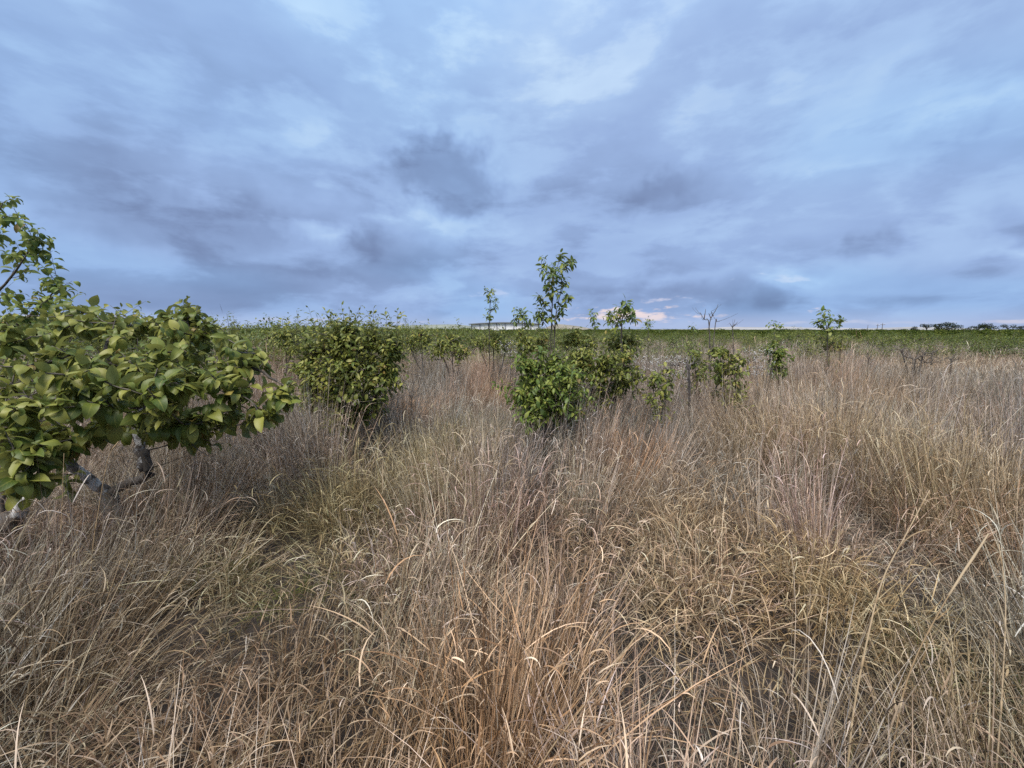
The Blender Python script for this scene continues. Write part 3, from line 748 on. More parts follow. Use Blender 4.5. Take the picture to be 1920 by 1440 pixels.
class Plant:
    """woody plant: trunk and limbs, leafy shoots; leaves are kept as frames until they are turned into parts"""
    def __init__(s, name, base, seed):
        s.r = np.random.default_rng(seed); s.root = empty(name, base); s.o = np.array(base)
        s.limbs = []; s.lp, s.la, s.ls, s.lr = [], [], [], []; s.tw = {}
        s.nodes, s.owner = [], []
    def local(s, p): return np.asarray(p, float) - s.o
    def limb(s, pts, r0, r1, sides=7, wob=0.06, mat='bark', name='branch', smooth=4):
        """pts relative to the plant's base"""
        p = smooth_path(pts, smooth)
        p[1:-1] += s.r.normal(0, r0 * 0.12, p[1:-1].shape)
        tb = Tubes(sides); tb.add(p, np.linspace(r0, r1, len(p)) * (1 + 0.05 * s.r.normal(size=len(p))), wob=wob)
        k = len(s.limbs); s.limbs.append([name, tb, mat])
        for i, q in enumerate(p):
            if i > len(p) * 0.3 or name != 'trunk': s.nodes.append(q); s.owner.append(k)
        return p
    def shoot(s, tip, nleaf, size, droop=0.45, rad=0.006, span=0.75, start=None, lift=0.12, spread=0.9, curve=0.3, keep_node=False):
        tip = np.asarray(tip, float)
        nd = np.array(s.nodes)
        if start is None:
            d = np.linalg.norm(nd - tip, axis=1) + 0.9 * np.maximum(0, nd[:, 2] - tip[2] + 0.05)
            i = int(np.argmin(d + s.r.uniform(0, 0.10, len(d))))
        else:
            i = int(np.argmin(np.linalg.norm(nd - np.asarray(start), axis=1)))
        a = nd[i]; L = np.linalg.norm(tip - a) + 1e-6
        c = a + (tip - a) * 0.5 + s.r.normal(0, 0.08 * L, 3); c[2] -= curve * L * 0.35
        p = bez(a, c, tip, 6)
        k = s.owner[i]
        if s.limbs[k][2] == 'limewashed_bark':                               # only the old wood was ever limewashed
            if k not in s.tw: s.tw[k] = len(s.limbs); s.limbs.append(['branch', Tubes(4), 'twig'])
            k = s.tw[k]
        s.limbs[k][1].add(p, np.linspace(rad, rad * 0.35, 6), 4)
        if keep_node:
            for q in p[2:]: s.nodes.append(q); s.owner.append(s.owner[i])
        if nleaf == 0: return
        leafy_len = min(span, 0.42 / L * (nleaf / 9.0) + 0.12) if L > 0.45 else span
        us = 1 - leafy_len * np.sort(s.r.uniform(0, 1, nleaf)) ** 1.15
        us[0] = 1.0
        tan = tip - c; tan /= np.linalg.norm(tan) + 1e-9
        e1 = np.cross(tan, [0.2, 0.1, 1.0]); e1 /= np.linalg.norm(e1) + 1e-9; e2 = np.cross(tan, e1)
        ph = s.r.uniform(0, 6.28) + np.arange(nleaf) * 2.4 + s.r.normal(0, .3, nleaf)
        for k, u in enumerate(us):
            q = (1 - u) ** 2 * a + 2 * u * (1 - u) * c + u * u * tip
            young = (u - (1 - leafy_len)) / leafy_len                       # 1 at the tip
            rad_dir = e1 * math.cos(ph[k]) + e2 * math.sin(ph[k])
            ax = rad_dir * spread + tan * (0.25 + 0.7 * young * (u > .97)) + np.array([0, 0, -droop * s.r.uniform(0.4, 1.5)]) + np.array([0, 0, lift])
            s.lp.append(q + rad_dir * 0.008); s.la.append(ax); s.lr.append(s.r.normal(0, .5))
            s.ls.append(size * s.r.uniform(.60, 1.22) * (1 - 0.35 * max(0, young) ** 3))
    def finish(s, mat, shapes=None, parts=300, simple=None, part_min=0.0):
        shapes = shapes or LEAVES
        for name, tb, m in s.limbs: link(name, tb.mesh(name, M[m]), s.root)
        if not s.lp: return s.root
        P, A, S, Rr = np.array(s.lp), np.array(s.la), np.array(s.ls), np.array(s.lr)
        mats, pos = frames(P, A, S, Rr)
        d = np.linalg.norm(P + s.o - np.array(EYE), axis=1)
        w = P + s.o - np.array(EYE)
        dep = w @ np.array(FWD); sx = w[:, 0] / np.maximum(dep, .1) * FPX + 960
        show = (dep > 0.2) & (sx > -20) & (sx < 1940)
        order = np.argsort(np.where(show, d, d + 1000))
        n1 = min(parts, int(show.sum()))
        near, rest = order[:n1], order[n1:]
        pick = s.r.integers(0, len(shapes), len(P))
        if n1:
            lm = leaf_meshes(shapes, M[mat])
            for i in near:
                o = bpy.data.objects.new('leaf', lm[pick[i]]); COL.objects.link(o); o.parent = s.root
                o.matrix_local = Matrix.Translation(pos[i]) @ Matrix(mats[i].tolist()).to_4x4()
        if len(rest):
            sh = simple or shapes
            pk = s.r.integers(0, len(sh), len(rest))
            f = link('foliage', join_leaves('foliage', sh, pk, mats[rest], pos[rest], M[mat]), s.root); f['kind'] = 'stuff'
        return s.root

def shell_tips(r, n, c, rad, low=-0.55, power=0.45):
    """points in an ellipsoid, crowded towards its upper and outer skin"""
    out = []
    while len(out) < n:
        v = r.normal(size=3); v /= np.linalg.norm(v)
        if v[2] < low: continue
        q = r.uniform(0.25, 1) ** power * (1 + 0.10 * r.normal())
        out.append(np.asarray(c) + v * q * np.asarray(rad))
    return np.array(out)

def bush(name, px, t, x0, x1, top, bottom, seed, mat, leaf, nshoot, nleaf, label, cat='bush', group=None, shapes=None, parts=300, simple=None, depth=None, ups=(), droop=0.45, trunk=0.035, fork=0.3, limbs=5, power=0.45, low=-0.6, lift=0.12, bark='bark', rad=0.005):
    """round shrub filling the picture box x0..x1, top..bottom at depth t"""
    b = base_at(px, t)
    p = Plant(name, b, seed); r = p.r
    k = t / FPX
    cx = (0.5 * (x0 + x1) - 960) * k - b.x; w = 0.5 * (x1 - x0) * k
    zt, zb = z_at(top, t) - b.z, z_at(bottom, t) - b.z
    c = np.array([cx, 0.0, 0.5 * (zt + zb)]); rd = np.array([w, depth or w * 0.9, 0.5 * (zt - zb)])
    fz = max(0.08, min(fork, zb + 0.15))
    p.limb([(0, 0, -0.06), (0.01, 0.01, fz * 0.5), (0.0, 0.0, fz)], trunk, trunk * 0.8, name='trunk', mat=bark)
    for i in range(limbs):
        a = 6.28 * (i + r.uniform(0, .6)) / limbs
        e = c + rd * np.array([math.cos(a) * .55, math.sin(a) * .55, r.uniform(-0.1, .45)])
        m = np.array([e[0] * .45, e[1] * .45, fz + (e[2] - fz) * .38])
        p.limb([(0, 0, fz * 0.92), m, e], trunk * 0.6, trunk * 0.16, sides=5, mat=bark)
    for tip in shell_tips(r, nshoot, c, rd * 0.95, low, power): p.shoot(tip, nleaf + r.integers(-2, 3), leaf, droop=droop, rad=rad, lift=lift)
    for (ux, uy) in ups:                                                   # shoots that stand above the crown
        q = np.array([(ux - 960) * k - b.x, r.normal(0, .12), z_at(uy, t) - b.z])
        p.shoot(q, nleaf + 2, leaf * 0.85, droop=droop * .5, rad=rad, lift=0.3, spread=.75, curve=.5, start=np.array([q[0] * .8, q[1], zt - .35 * (zt - zb)]))
    root = p.finish(mat, shapes, parts, simple)
    return tag(root, label, cat, group)

# ------------------------------------------------------------------ the big limewashed shrub on the west side
def build_big_shrub():
    b = base_at(222, 3.15)
    p = Plant('fruit_shrub', b, 101); r = p.r; k = 3.15
    L = lambda px, py, t: np.array(at(px, py, t)) - p.o
    fork = L(205, 925, 3.15)
    p.limb([(0.02, 0, -0.08), (0.0, 0, 0.10), fork], 0.068, 0.05, 9, name='trunk', mat='bark')
    # limb that runs out to the east, turns up and carries the limewashed stretch
    l1 = p.limb([fork, L(245, 905, 3.1), L(277, 890, 3.05), L(270, 845, 3.05)], 0.034, 0.031, 8, mat='bark')
    p.limb([L(273, 880, 3.05), L(265, 845, 3.05), L(256, 790, 3.08), L(260, 745, 3.12)], 0.036, 0.028, 9, mat='limewashed_bark', wob=.04)
    p.limb([L(259, 755, 3.11), L(265, 725, 3.15), L(300, 680, 3.2), L(350, 640, 3.3)], 0.028, 0.010, 7)
    # limb to the north-west, limewashed as well
    p.limb([fork, L(185, 912, 3.1), L(140, 878, 3.0), L(112, 845, 2.97)], 0.040, 0.033, 9, mat='limewashed_bark', wob=.04)
    p.limb([L(118, 852, 2.98), L(95, 820, 2.95), L(40, 740, 2.95), L(-40, 680, 3.0)], 0.033, 0.012, 7)
    p.limb([L(262, 760, 3.1), L(330, 720, 2.95), L(410, 700, 2.85), L(470, 690, 2.85), L(520, 715, 2.85)], 0.026, 0.008, 6)
    p.limb([L(260, 800, 3.06), L(300, 815, 2.8), L(350, 805, 2.62)], 0.016, 0.007, 5, mat='twig')
    p.limb([L(256, 770, 3.1), L(215, 700, 3.0), L(200, 655, 2.9), L(208, 632, 2.95)], 0.03, 0.010, 6)
    p.limb([L(110, 850, 3.0), L(90, 830, 2.6), L(60, 820, 2.35), L(20, 830, 2.2)], 0.022, 0.008, 5)
    p.limb([L(258, 780, 3.1), L(285, 700, 3.6), L(300, 650, 4.0)], 0.03, 0.010, 6)
    p.limb([L(100, 830, 2.95), L(110, 720, 3.4), L(90, 650, 3.8)], 0.03, 0.010, 6)
    p.limb([L(240, 740, 3.05), L(260, 720, 2.7), L(290, 715, 2.4)], 0.02, 0.008, 5)
    p.limb([L(80, 800, 2.9), L(130, 740, 2.6), L(150, 720, 2.35)], 0.02, 0.008, 5)
    p.limb([L(420, 697, 2.85), L(440, 730, 2.72), L(470, 752, 2.66)], 0.010, 0.005, 5, mat='twig')
    for j in range(26):                                                     # bare twigs in the shade under the crown
        q = L(r.uniform(60, 420), r.uniform(740, 860), r.uniform(2.6, 3.3)); p.shoot(q, 0, .1, rad=.005)
    # crown outline in the picture: tips of leafy shoots (pixel, pixel, depth)
    tips = [(548, 735, 2.85), (520, 722, 2.8), (500, 695, 2.9), (470, 668, 2.95), (440, 650, 3.0), (452, 690, 2.75), (420, 668, 2.8), (405, 640, 3.1), (380, 622, 3.2), (350, 592, 3.3), (340, 580, 3.3), (362, 606, 3.3), (330, 604, 3.4),
            (300, 618, 3.3), (285, 602, 3.5), (250, 606, 3.4), (222, 600, 3.0), (190, 596, 3.1), (165, 590, 3.2), (150, 600, 2.9), (120, 612, 3.0), (90, 620, 2.9), (60, 632, 2.8), (30, 640, 2.8), (5, 655, 2.7),
            (235, 640, 2.7), (270, 650, 2.7), (310, 655, 2.7), (345, 668, 2.65), (380, 690, 2.6), (300, 690, 2.45), (260, 690, 2.45), (215, 670, 2.5), (175, 650, 2.6), (140, 660, 2.55), (100, 665, 2.5), (60, 680, 2.45), (20, 700, 2.4),
            (330, 715, 2.4), (370, 745, 2.45), (345, 790, 2.5), (375, 805, 2.55), (400, 780, 2.6), (310, 760, 2.4), (280, 740, 2.3), (240, 730, 2.3), (200, 710, 2.3), (160, 700, 2.3), (120, 705, 2.25), (80, 720, 2.2), (40, 735, 2.2), (5, 760, 2.15),
            (230, 770, 2.4), (190, 750, 2.3), (150, 745, 2.25), (110, 760, 2.2), (70, 775, 2.15), (30, 790, 2.1), (170, 790, 2.35), (130, 800, 2.3), (95, 815, 2.2), (60, 835, 2.1), (25, 850, 2.05), (5, 830, 2.1), (75, 855, 2.15),
            (420, 720, 2.6), (450, 735, 2.7), (480, 760, 2.7), (440, 705, 2.7), (395, 715, 2.5), (340, 640, 3.0), (400, 660, 2.95), (290, 780, 2.5), (205, 800, 2.5), (355, 815, 2.6), (325, 800, 2.55), (390, 765, 2.55), (180, 830, 2.45), (120, 845, 2.3), (50, 875, 2.1), (15, 885, 2.05), (95, 880, 2.2), (535, 748, 2.8), (505, 735, 2.75), (385, 600, 3.3), (310, 592, 3.4), (140, 584, 3.2), (205, 586, 3.3)]
    for (x, y, t) in tips:
        p.shoot(L(x + r.normal(0, 8), y + r.normal(-2, 13), t), int(r.integers(9, 14)), 0.124, droop=.62, rad=.006, lift=.10, spread=.95, keep_node=True)
        for j in range(2):                                                  # more shoots a little behind
            q = L(x + r.normal(0, 30), y + r.normal(8, 24), t + abs(r.normal(.22, .22)))
            p.shoot(q, int(r.integers(7, 12)), 0.116, droop=.65, rad=.005)
    for j in range(42):                                                     # the far side and the part beyond the frame
        q = np.array([r.uniform(-1.6, .9), r.uniform(-.2, 1.3), r.uniform(.75, 1.65)])
        p.shoot(q, int(r.integers(7, 11)), 0.12, droop=.6, rad=.005)
    root = p.finish('leaf', LEAVES, 300)
    tag(root, 'big spreading fruit shrub with large glossy leaves and limewashed forked limbs at the picture edge', 'shrub')

def build_stub():
    """low sawn limb with limewash at the picture's edge, from a neighbouring stump"""
    b = base_at(-30, 2.75)
    p = Plant('limewashed_stump', b, 55)
    L = lambda px, py, t: np.array(at(px, py, t)) - p.o
    p.limb([(0, 0, -.05), L(-10, 985, 2.7), L(22, 985, 2.65)], .075, .065, 8, name='trunk', mat='bark')
    p.limb([L(15, 990, 2.66), L(30, 968, 2.63), L(50, 932, 2.6)], .040, .034, 9, mat='limewashed_bark')
    p.limb([L(-5, 985, 2.7), L(0, 930, 2.75), L(12, 890, 2.8)], .030, .012, 7, mat='bark')
    p.finish('leaf'); tag(p.root, 'low stump with one sawn limewashed limb standing in the grass below the big leafy shrub', 'stump')

def sprig_plant(name, px, t, stems, clusters, size, label, seed, mat='leaf_dark', nleaf=8, r0=.010, parts=300, depth=.12, cat='sapling', droop=.7, shapes=None, group=None, spread=.9):
    """upright plant given by its stems and leaf tufts in picture pixels; stems start at the ground"""
    b = base_at(px, t); p = Plant(name, b, seed); r = p.r
    L = lambda x, y, dy=0.0: np.array(on_plane(x, y, b.y + dy)) - p.o
    for i, st in enumerate(stems):
        dy = r.normal(0, depth)
        pts = [np.array([r.normal(0, .03), r.normal(0, .03), -.05])] + [L(x, y, dy * (j + 1) / len(st)) for j, (x, y) in enumerate(st)]
        p.limb(pts, r0 * .62 if i else r0 * .75, r0 * .22, 5, name='trunk' if i == 0 else 'branch', mat='twig', smooth=5)
    for (x, y) in clusters: p.shoot(L(x, y, r.normal(0, depth)), int(nleaf + r.integers(-1, 3)), size, droop=droop, rad=r0 * .4, span=.8, spread=spread, lift=.1)
    return tag(p.finish(mat, shapes or NARROW, parts), label, cat, group)

build_big_shrub()
build_stub()

# tall slender tree whose boughs reach in at the picture's west edge
def build_edge_tree():
    t = 5.0
    b = base_at(-150, t); p = Plant('slender_tree', b, 77); r = p.r
    L = lambda x, y, dy=0.0: np.array(on_plane(x, y, b.y + dy)) - p.o
    p.limb([(0, 0, -.1), L(-140, 760), L(-110, 620), L(-80, 480), L(-60, 330)], .055, .015, 7, name='trunk')
    p.limb([L(-110, 620), L(-40, 575), L(0, 543), L(35, 500), L(62, 455)], .022, .006, 5, mat='twig')
    p.limb([L(-120, 660), L(-40, 640), L(30, 610), L(80, 570), L(110, 535)], .026, .006, 5, mat='twig')
    p.limb([L(-85, 500), L(-40, 450), L(-10, 410), L(5, 380)], .018, .005, 5, mat='twig')
    p.limb([L(-125, 700), L(-60, 660), L(0, 635), L(40, 620)], .020, .006, 5, mat='twig')
    cl = [(5, 378), (20, 372), (-5, 395), (15, 405), (0, 420), (22, 388), (-15, 430), (10, 435), (30, 372), (70, 430), (85, 440), (60, 445), (92, 460), (50, 460), (78, 470), (100, 470), (40, 480), (65, 485), (20, 470), (8, 475), (88, 485), (55, 495), (30, 455), (98, 448),
          (95, 515), (110, 520), (80, 530), (125, 530), (105, 545), (135, 527), (70, 545), (90, 560), (115, 560), (60, 560), (45, 550), (128, 545), (75, 575), (55, 580), (95, 580), (30, 570), (10, 575), (40, 600), (15, 600), (70, 600), (0, 590), (20, 620), (50, 620), (85, 610), (110, 605), (5, 640), (35, 645), (-20, 600), (-30, 640)]
    for x, y in cl: p.shoot(L(x, y, r.normal(0, .2)), int(r.integers(7, 11)), .125, droop=.6, rad=.004, span=.7)
    for _ in range(70): p.shoot(np.array([r.normal(0.1, .45), r.normal(0, .5), r.uniform(.9, 3.3)]), 8, .12, droop=.6, rad=.005)
    tag(p.finish('leaf_dark', LEAVES, 240), 'slender tree at the picture edge, its leafy boughs reaching up against the clouds', 'tree')
build_edge_tree()

# ------------------------------------------------------------------ shrubs of the middle ground, one by one
Z4 = lambda *pts: [(860 + x / 4.571, 450 + y / 4.571) for x, y in pts]
def lobes(name, px, t, blobs, seed, mat, leaf, nleaf, label, ups=(), parts=300, simple=None, droop=.5, trunk=.035, fork=.3, stems=(), bark='bark', cat='bush', group=None, shapes=None, dens=1.0, spread=.9):
    """uneven shrub: leafy lobes given as picture ellipses (x, y, rx, ry, depth offset, depth radius, shoots)"""
    b = base_at(px, t); p = Plant(name, b, seed); r = p.r
    def L(x, y, dy=0.0):
        return np.array(on_plane(x, y, b.y + dy)) - p.o
    p.limb([(0, 0, -.06), (.01, .0, fork * .5), (0, 0, fork)], trunk, trunk * .8, name='trunk', mat=bark)
    for bl in list(blobs):
        x, y, rx, ry, dy, rd, n = bl
        c = L(x, y, dy); m = np.array([c[0] * .5, c[1] * .6, fork + (c[2] - fork) * .35]) + r.normal(0, .03, 3)
        p.limb([(0, 0, fork * .9), m, c], trunk * .55, trunk * .14, 5, mat=bark)
        k = (t + dy) / FPX
        for q in shell_tips(r, int(n * dens * 1.5), c, (rx * k * 1.06, rd, ry * k * 1.06), -.85, .6): p.shoot(q + r.normal(0, .05, 3) * (3.0 if r.uniform() < .12 else 1.0), int(nleaf + r.integers(-2, 3)), leaf, droop=droop, rad=.004, spread=spread)
    for st in stems: p.limb([L(x, y) for x, y in st], .012, .005, 5, mat='twig')
    for ux, uy in ups:
        q = L(ux, uy, r.normal(0, .12)); nd = np.array(p.nodes); i = np.argmin(np.abs(nd[:, 0] - q[0]) * 1.5 + np.abs(nd[:, 2] - q[2] + .35))
        p.shoot(q, nleaf + 7, leaf * .95, droop=droop * .5, rad=.004, lift=.35, spread=.7, curve=.5, start=nd[i])
    return tag(p.finish(mat, shapes or NARROW, parts, simple), label, cat, group)

lobes('leafy_bush', 655, 4.9, [(575, 700, 30, 45, .05, .3, 22), (735, 665, 24, 40, .1, .25, 16), (650, 640, 72, 45, 0, .45, 75), (605, 665, 45, 50, .1, .35, 45), (700, 650, 48, 52, .1, .35, 50), (600, 720, 42, 40, -.1, .3, 34), (650, 700, 55, 50, -.25, .3, 52), (700, 705, 42, 42, -.05, .3, 36), (640, 755, 35, 28, -.1, .25, 20), (732, 700, 22, 24, .1, .2, 12), (585, 755, 28, 26, 0, .25, 16), (690, 760, 32, 26, -.05, .25, 18), (640, 785, 40, 18, -.1, .25, 14)],
      201, 'leaf', .086, 9, 'dense round green bush with many upright shoot tips, next to the large-leaved shrub', dens=1.25, fork=.30,
      ups=[(578, 576), (610, 582), (640, 572), (645, 590), (675, 583), (700, 578), (722, 580), (745, 582), (754, 588), (560, 592), (595, 595), (625, 590), (660, 588), (690, 586), (730, 590), (540, 597), (615, 596), (655, 580), (710, 592)], parts=300)
lobes('leafy_bush', 1015, 4.5, [(990, 690, 36, 26, .1, .25, 22), (1040, 690, 40, 28, .1, .25, 24), (985, 730, 32, 32, -.05, .25, 24), (1030, 730, 46, 36, -.15, .28, 34), (1005, 765, 40, 28, -.15, .25, 24), (1055, 765, 24, 24, -.1, .2, 12), (1065, 715, 24, 30, -.05, .22, 16), (1085, 742, 24, 26, 0, .22, 14), (1010, 668, 40, 16, .15, .25, 14)],
      202, 'leaf_dark', .092, 10, 'dark green leafy bush standing deep in the grass below the tall sapling', fork=.10, droop=.8)
lobes('leafy_bush', 1125, 5.2, [(1078, 690, 24, 26, 0, .25, 14), (1120, 735, 40, 16, 0, .25, 14), (1160, 725, 30, 12, 0, .25, 9), (1090, 668, 34, 20, 0, .3, 20), (1130, 680, 40, 28, -.1, .3, 28), (1168, 675, 34, 24, .05, .3, 22), (1150, 705, 40, 16, -.1, .25, 14), (1105, 700, 26, 20, -.1, .2, 12), (1190, 695, 14, 12, 0, .15, 5)],
      203, 'leaf', .084, 9, 'yellowish green bush with bare twigs showing below, just east of the dark green bush', fork=.30, droop=.55, dens=1.35, stems=[[(1120, 800), (1100, 760), (1085, 730)], [(1125, 800), (1150, 750), (1170, 715)], [(1120, 800), (1118, 740)]])

# tall sapling against the sky
sprig_plant('tall_sapling', 1034, 6.4,
    [Z4((820, 850), (800, 700), (805, 480), (785, 350), (720, 230)), Z4((825, 740), (850, 560), (875, 430), (893, 270), (960, 190)), Z4((800, 680), (745, 560), (690, 470)), Z4((800, 560), (795, 400), (820, 300), (875, 150)), Z4((830, 700), (880, 610), (935, 500)), Z4((770, 950), (780, 800), (700, 660))],
    Z4((710, 140), (735, 165), (700, 240), (760, 220), (790, 205), (690, 270), (870, 110), (885, 130), (865, 170), (890, 200), (915, 215), (880, 240), (860, 230), (965, 160), (990, 180), (980, 200), (950, 200), (820, 270), (790, 290), (840, 300), (770, 330), (850, 340), (920, 320), (935, 350), (940, 375), (905, 370), (890, 390), (740, 380), (760, 400), (800, 390), (830, 410), (760, 450), (790, 470), (820, 450), (680, 460), (700, 480), (690, 510), (720, 530), (700, 560), (670, 550), (740, 545), (930, 480), (945, 490), (915, 510), (880, 540), (850, 530), (900, 590), (890, 620), (860, 650), (640, 630), (660, 650), (700, 640), (720, 600), (640, 660), (740, 660), (770, 650), (690, 680)),
    .112, 'tall slender sapling with thin stems and hanging leaf tufts rising above the horizon', 301, nleaf=7, r0=.013, parts=300)
sprig_plant('young_sapling', 918, 9.0, [Z4((262, 900), (262, 690), (275, 560), (250, 450), (225, 405)), Z4((265, 690), (300, 600), (320, 520)), Z4((262, 640), (290, 470), (300, 420))],
    Z4((222, 405), (235, 430), (250, 455), (290, 415), (300, 430), (280, 450), (320, 490), (325, 520), (325, 545), (320, 570), (310, 590), (270, 520), (240, 500), (235, 580), (260, 470), (250, 640), (225, 655), (260, 660), (280, 640)),
    .10, 'small thin sapling in pale leaf standing before the far low shed', 302, nleaf=6, r0=.010, parts=90, depth=.08)
sprig_plant('young_sapling', 984, 7.2, [Z4((560, 980), (570, 740), (555, 640), (520, 580)), Z4((565, 720), (490, 690), (470, 660))],
    Z4((480, 575), (510, 580), (545, 600), (565, 620), (530, 630), (500, 650), (480, 680), (540, 660), (560, 640), (470, 700), (520, 690), (600, 690), (620, 720), (590, 740), (640, 700)), .11, 'leafy sapling leaning west, just left of the tall sapling', 303, nleaf=6, r0=.010, parts=120)
sprig_plant('young_sapling', 1164, 6.2, [Z4((1390, 980), (1395, 740), (1420, 620), (1440, 540)), Z4((1400, 720), (1440, 680), (1490, 650)), Z4((1395, 740), (1330, 650), (1290, 640))],
    Z4((1430, 510), (1460, 520), (1480, 560), (1440, 545), (1400, 560), (1355, 565), (1500, 600), (1450, 600), (1410, 600), (1380, 610), (1470, 640), (1500, 660), (1520, 690), (1450, 670), (1420, 660), (1330, 620), (1300, 640), (1270, 660), (1340, 670), (1310, 690), (1350, 700), (1240, 690)), .125, 'sapling with a rounded head of large drooping leaves before the pink sky', 304, nleaf=6, r0=.012, parts=170)
sprig_plant('young_sapling', 1113, 7.6, [Z4((1165, 950), (1165, 740), (1150, 640), (1130, 590))], Z4((1130, 590), (1165, 620), (1120, 650), (1150, 660), (1185, 670), (1160, 700), (1140, 700)), .10, 'short thin sprig of small leaves standing west of the round-headed sapling', 305, nleaf=4, r0=.008, parts=40)
sprig_plant('young_sapling', 1216, 9.5, [Z4((1625, 900), (1625, 750), (1630, 670)), Z4((1625, 760), (1590, 700)), Z4((1625, 760), (1670, 700))], Z4((1600, 690), (1625, 665), (1650, 690), (1680, 700), (1590, 720), (1630, 720), (1660, 730), (1575, 745), (1610, 750)), .09, 'short feathery sapling with small sparse leaves east of the round-headed sapling', 306, nleaf=4, r0=.007, parts=50)
sprig_plant('young_sapling', 1550, 8.2, [[(1552, 660), (1550, 618), (1545, 595), (1548, 582)], [(1551, 625), (1560, 605), (1575, 598)], [(1551, 620), (1535, 608), (1527, 605)]],
    [(1540, 583), (1552, 580), (1562, 590), (1570, 597), (1580, 599), (1530, 598), (1526, 607), (1545, 600), (1556, 605), (1538, 612), (1565, 612), (1550, 614), (1575, 608), (1560, 618), (1540, 590), (1553, 592)], .125, 'dark leafy sapling standing alone above the far orchard band', 307, nleaf=6, r0=.011, parts=110)
sprig_plant('young_sapling', 1452, 9.0, [[(1452, 660), (1452, 618), (1450, 605)], [(1452, 630), (1462, 612)]], [(1442, 604), (1450, 600), (1460, 606), (1468, 608), (1445, 612), (1456, 614), (1440, 608)], .10, 'small wispy sapling just above the orchard band, west of the dark leafy sapling', 308, nleaf=4, r0=.008, parts=30)
sprig_plant('young_sapling', 1300, 10.5, [[(1300, 640), (1301, 612)]], [(1298, 606), (1303, 610), (1299, 615)], .11, 'tiny leafy sprig on the horizon beside the bare twiggy bush', 309, nleaf=5, r0=.007, parts=15)
sprig_plant('young_sapling', 346, 4.6, [[(346, 640), (344, 590), (345, 566)], [(346, 610), (360, 585)]], [(340, 562), (350, 560), (358, 572), (335, 572), (345, 578), (362, 582), (330, 585), (350, 590), (372, 592), (338, 596), (360, 600)], .12, 'leafy shoot tips rising behind the big large-leaved shrub', 310, mat='leaf', nleaf=6, r0=.010, parts=60)
sprig_plant('young_sapling', 258, 5.2, [[(258, 640), (257, 600), (256, 590)]], [(252, 588), (262, 588), (257, 594), (248, 596), (266, 597)], .10, 'small sprig peeping over the big large-leaved shrub', 311, mat='leaf', nleaf=5, r0=.008, parts=20)

def twiggy(name, px, t, stems, label, seed, r0=.010, mat='dead_wood', cat='dead bush', extra=26, tw=.16):
    b = base_at(px, t); p = Plant(name, b, seed); r = p.r
    L = lambda x, y, dy=0.0: np.array(on_plane(x, y, b.y + dy)) - p.o
    for i, st in enumerate(stems):
        dy = r.normal(0, .12)
        pts = [np.array([r.normal(0, .02), r.normal(0, .02), -.04])] * (len(st) > 2 or i == 0) + [L(x, y, dy) for x, y in st]
        p.limb(pts, r0 if i else r0 * 1.4, r0 * .3, 5, name='trunk' if i == 0 else 'branch', mat=mat)
    nd = np.array(p.nodes); zm = nd[:, 2].max()
    for _ in range(extra):
        i = r.integers(len(nd)); q = nd[i] + r.normal(0, tw, 3) * (1, 1, .6) + (0, 0, tw)
        if q[2] < zm + .05: p.shoot(q, 0, .1, rad=r0 * .35, start=nd[i])
    return tag(p.finish('leaf'), label, cat)
Z5 = lambda *pts: [(1180 + x / 4.571, 540 + y / 4.571) for x, y in pts]
twiggy('bare_bush', 1328, 8.0, [Z5((690, 480), (685, 340), (700, 260), (745, 180), (760, 140)), Z5((685, 345), (640, 270), (610, 210)), Z5((640, 270), (655, 180)), Z5((700, 260), (680, 215)), Z5((735, 330), (750, 290), (775, 285)), Z5((720, 240), (700, 200))],
       'bare twiggy bush reaching above the horizon beside the pink sky', 321, r0=.011, mat='bark', extra=16)
twiggy('bare_bush', 1376, 9.0, [Z5((890, 450), (885, 350), (905, 270)), Z5((885, 340), (860, 300)), Z5((890, 330), (930, 290))], 'small forked bare twigs above the orchard band, east of the bare twiggy bush', 322, r0=.010, mat='bark', extra=6)
twiggy('dead_tree', 1294, 5.7, [Z5((520, 860), (515, 750), (490, 660), (460, 620)), Z5((515, 720), (545, 650), (560, 600)), Z5((495, 665), (440, 640), (420, 610)), Z5((505, 700), (500, 600))], 'grey dead trunk stump with broken forks in the grass', 323, r0=.013, extra=34, tw=.14, cat='dead tree')
Z6 = lambda *pts: [(1520 + x / 4.8, 540 + y / 4.8) for x, y in pts]
twiggy('dead_tree', 1716, 10.0, [Z6((930, 720), (940, 640), (1010, 610), (1110, 600)), Z6((930, 660), (850, 620), (790, 550), (720, 560)), Z6((1010, 610), (1080, 590), (1140, 560), (1230, 520)), Z6((940, 640), (1010, 680), (1040, 650)), Z6((830, 600), (850, 540), (890, 550)), Z6((1085, 690), (1095, 630))],
       'dark fallen dead branches sprawling over the pale grass', 324, r0=.020, mat='bark', extra=70, tw=.22, cat='dead tree')
twiggy('dead_tree', 1783, 10.5, [Z6((1260, 700), (1270, 640), (1310, 580)), Z6((1265, 650), (1230, 630))], 'small dead snag right beside the fallen dead branches', 325, r0=.014, mat='bark', extra=20, tw=.16, cat='dead tree')
twiggy('dead_tree', 1628, 10.0, [Z6((520, 700), (520, 630), (505, 570)), Z6((520, 640), (545, 600))], 'short dark snag standing west of the fallen dead branches', 326, r0=.018, mat='bark', extra=14, tw=.12, cat='dead tree')
twiggy('bare_bush', 770, 6.0, [[(772, 760), (775, 720), (800, 690)], [(772, 750), (760, 715)], [(773, 745), (785, 730), (790, 705)]], 'greyish leafless weed in the grass east of the dense round bush', 327, r0=.008, extra=70, tw=.22)
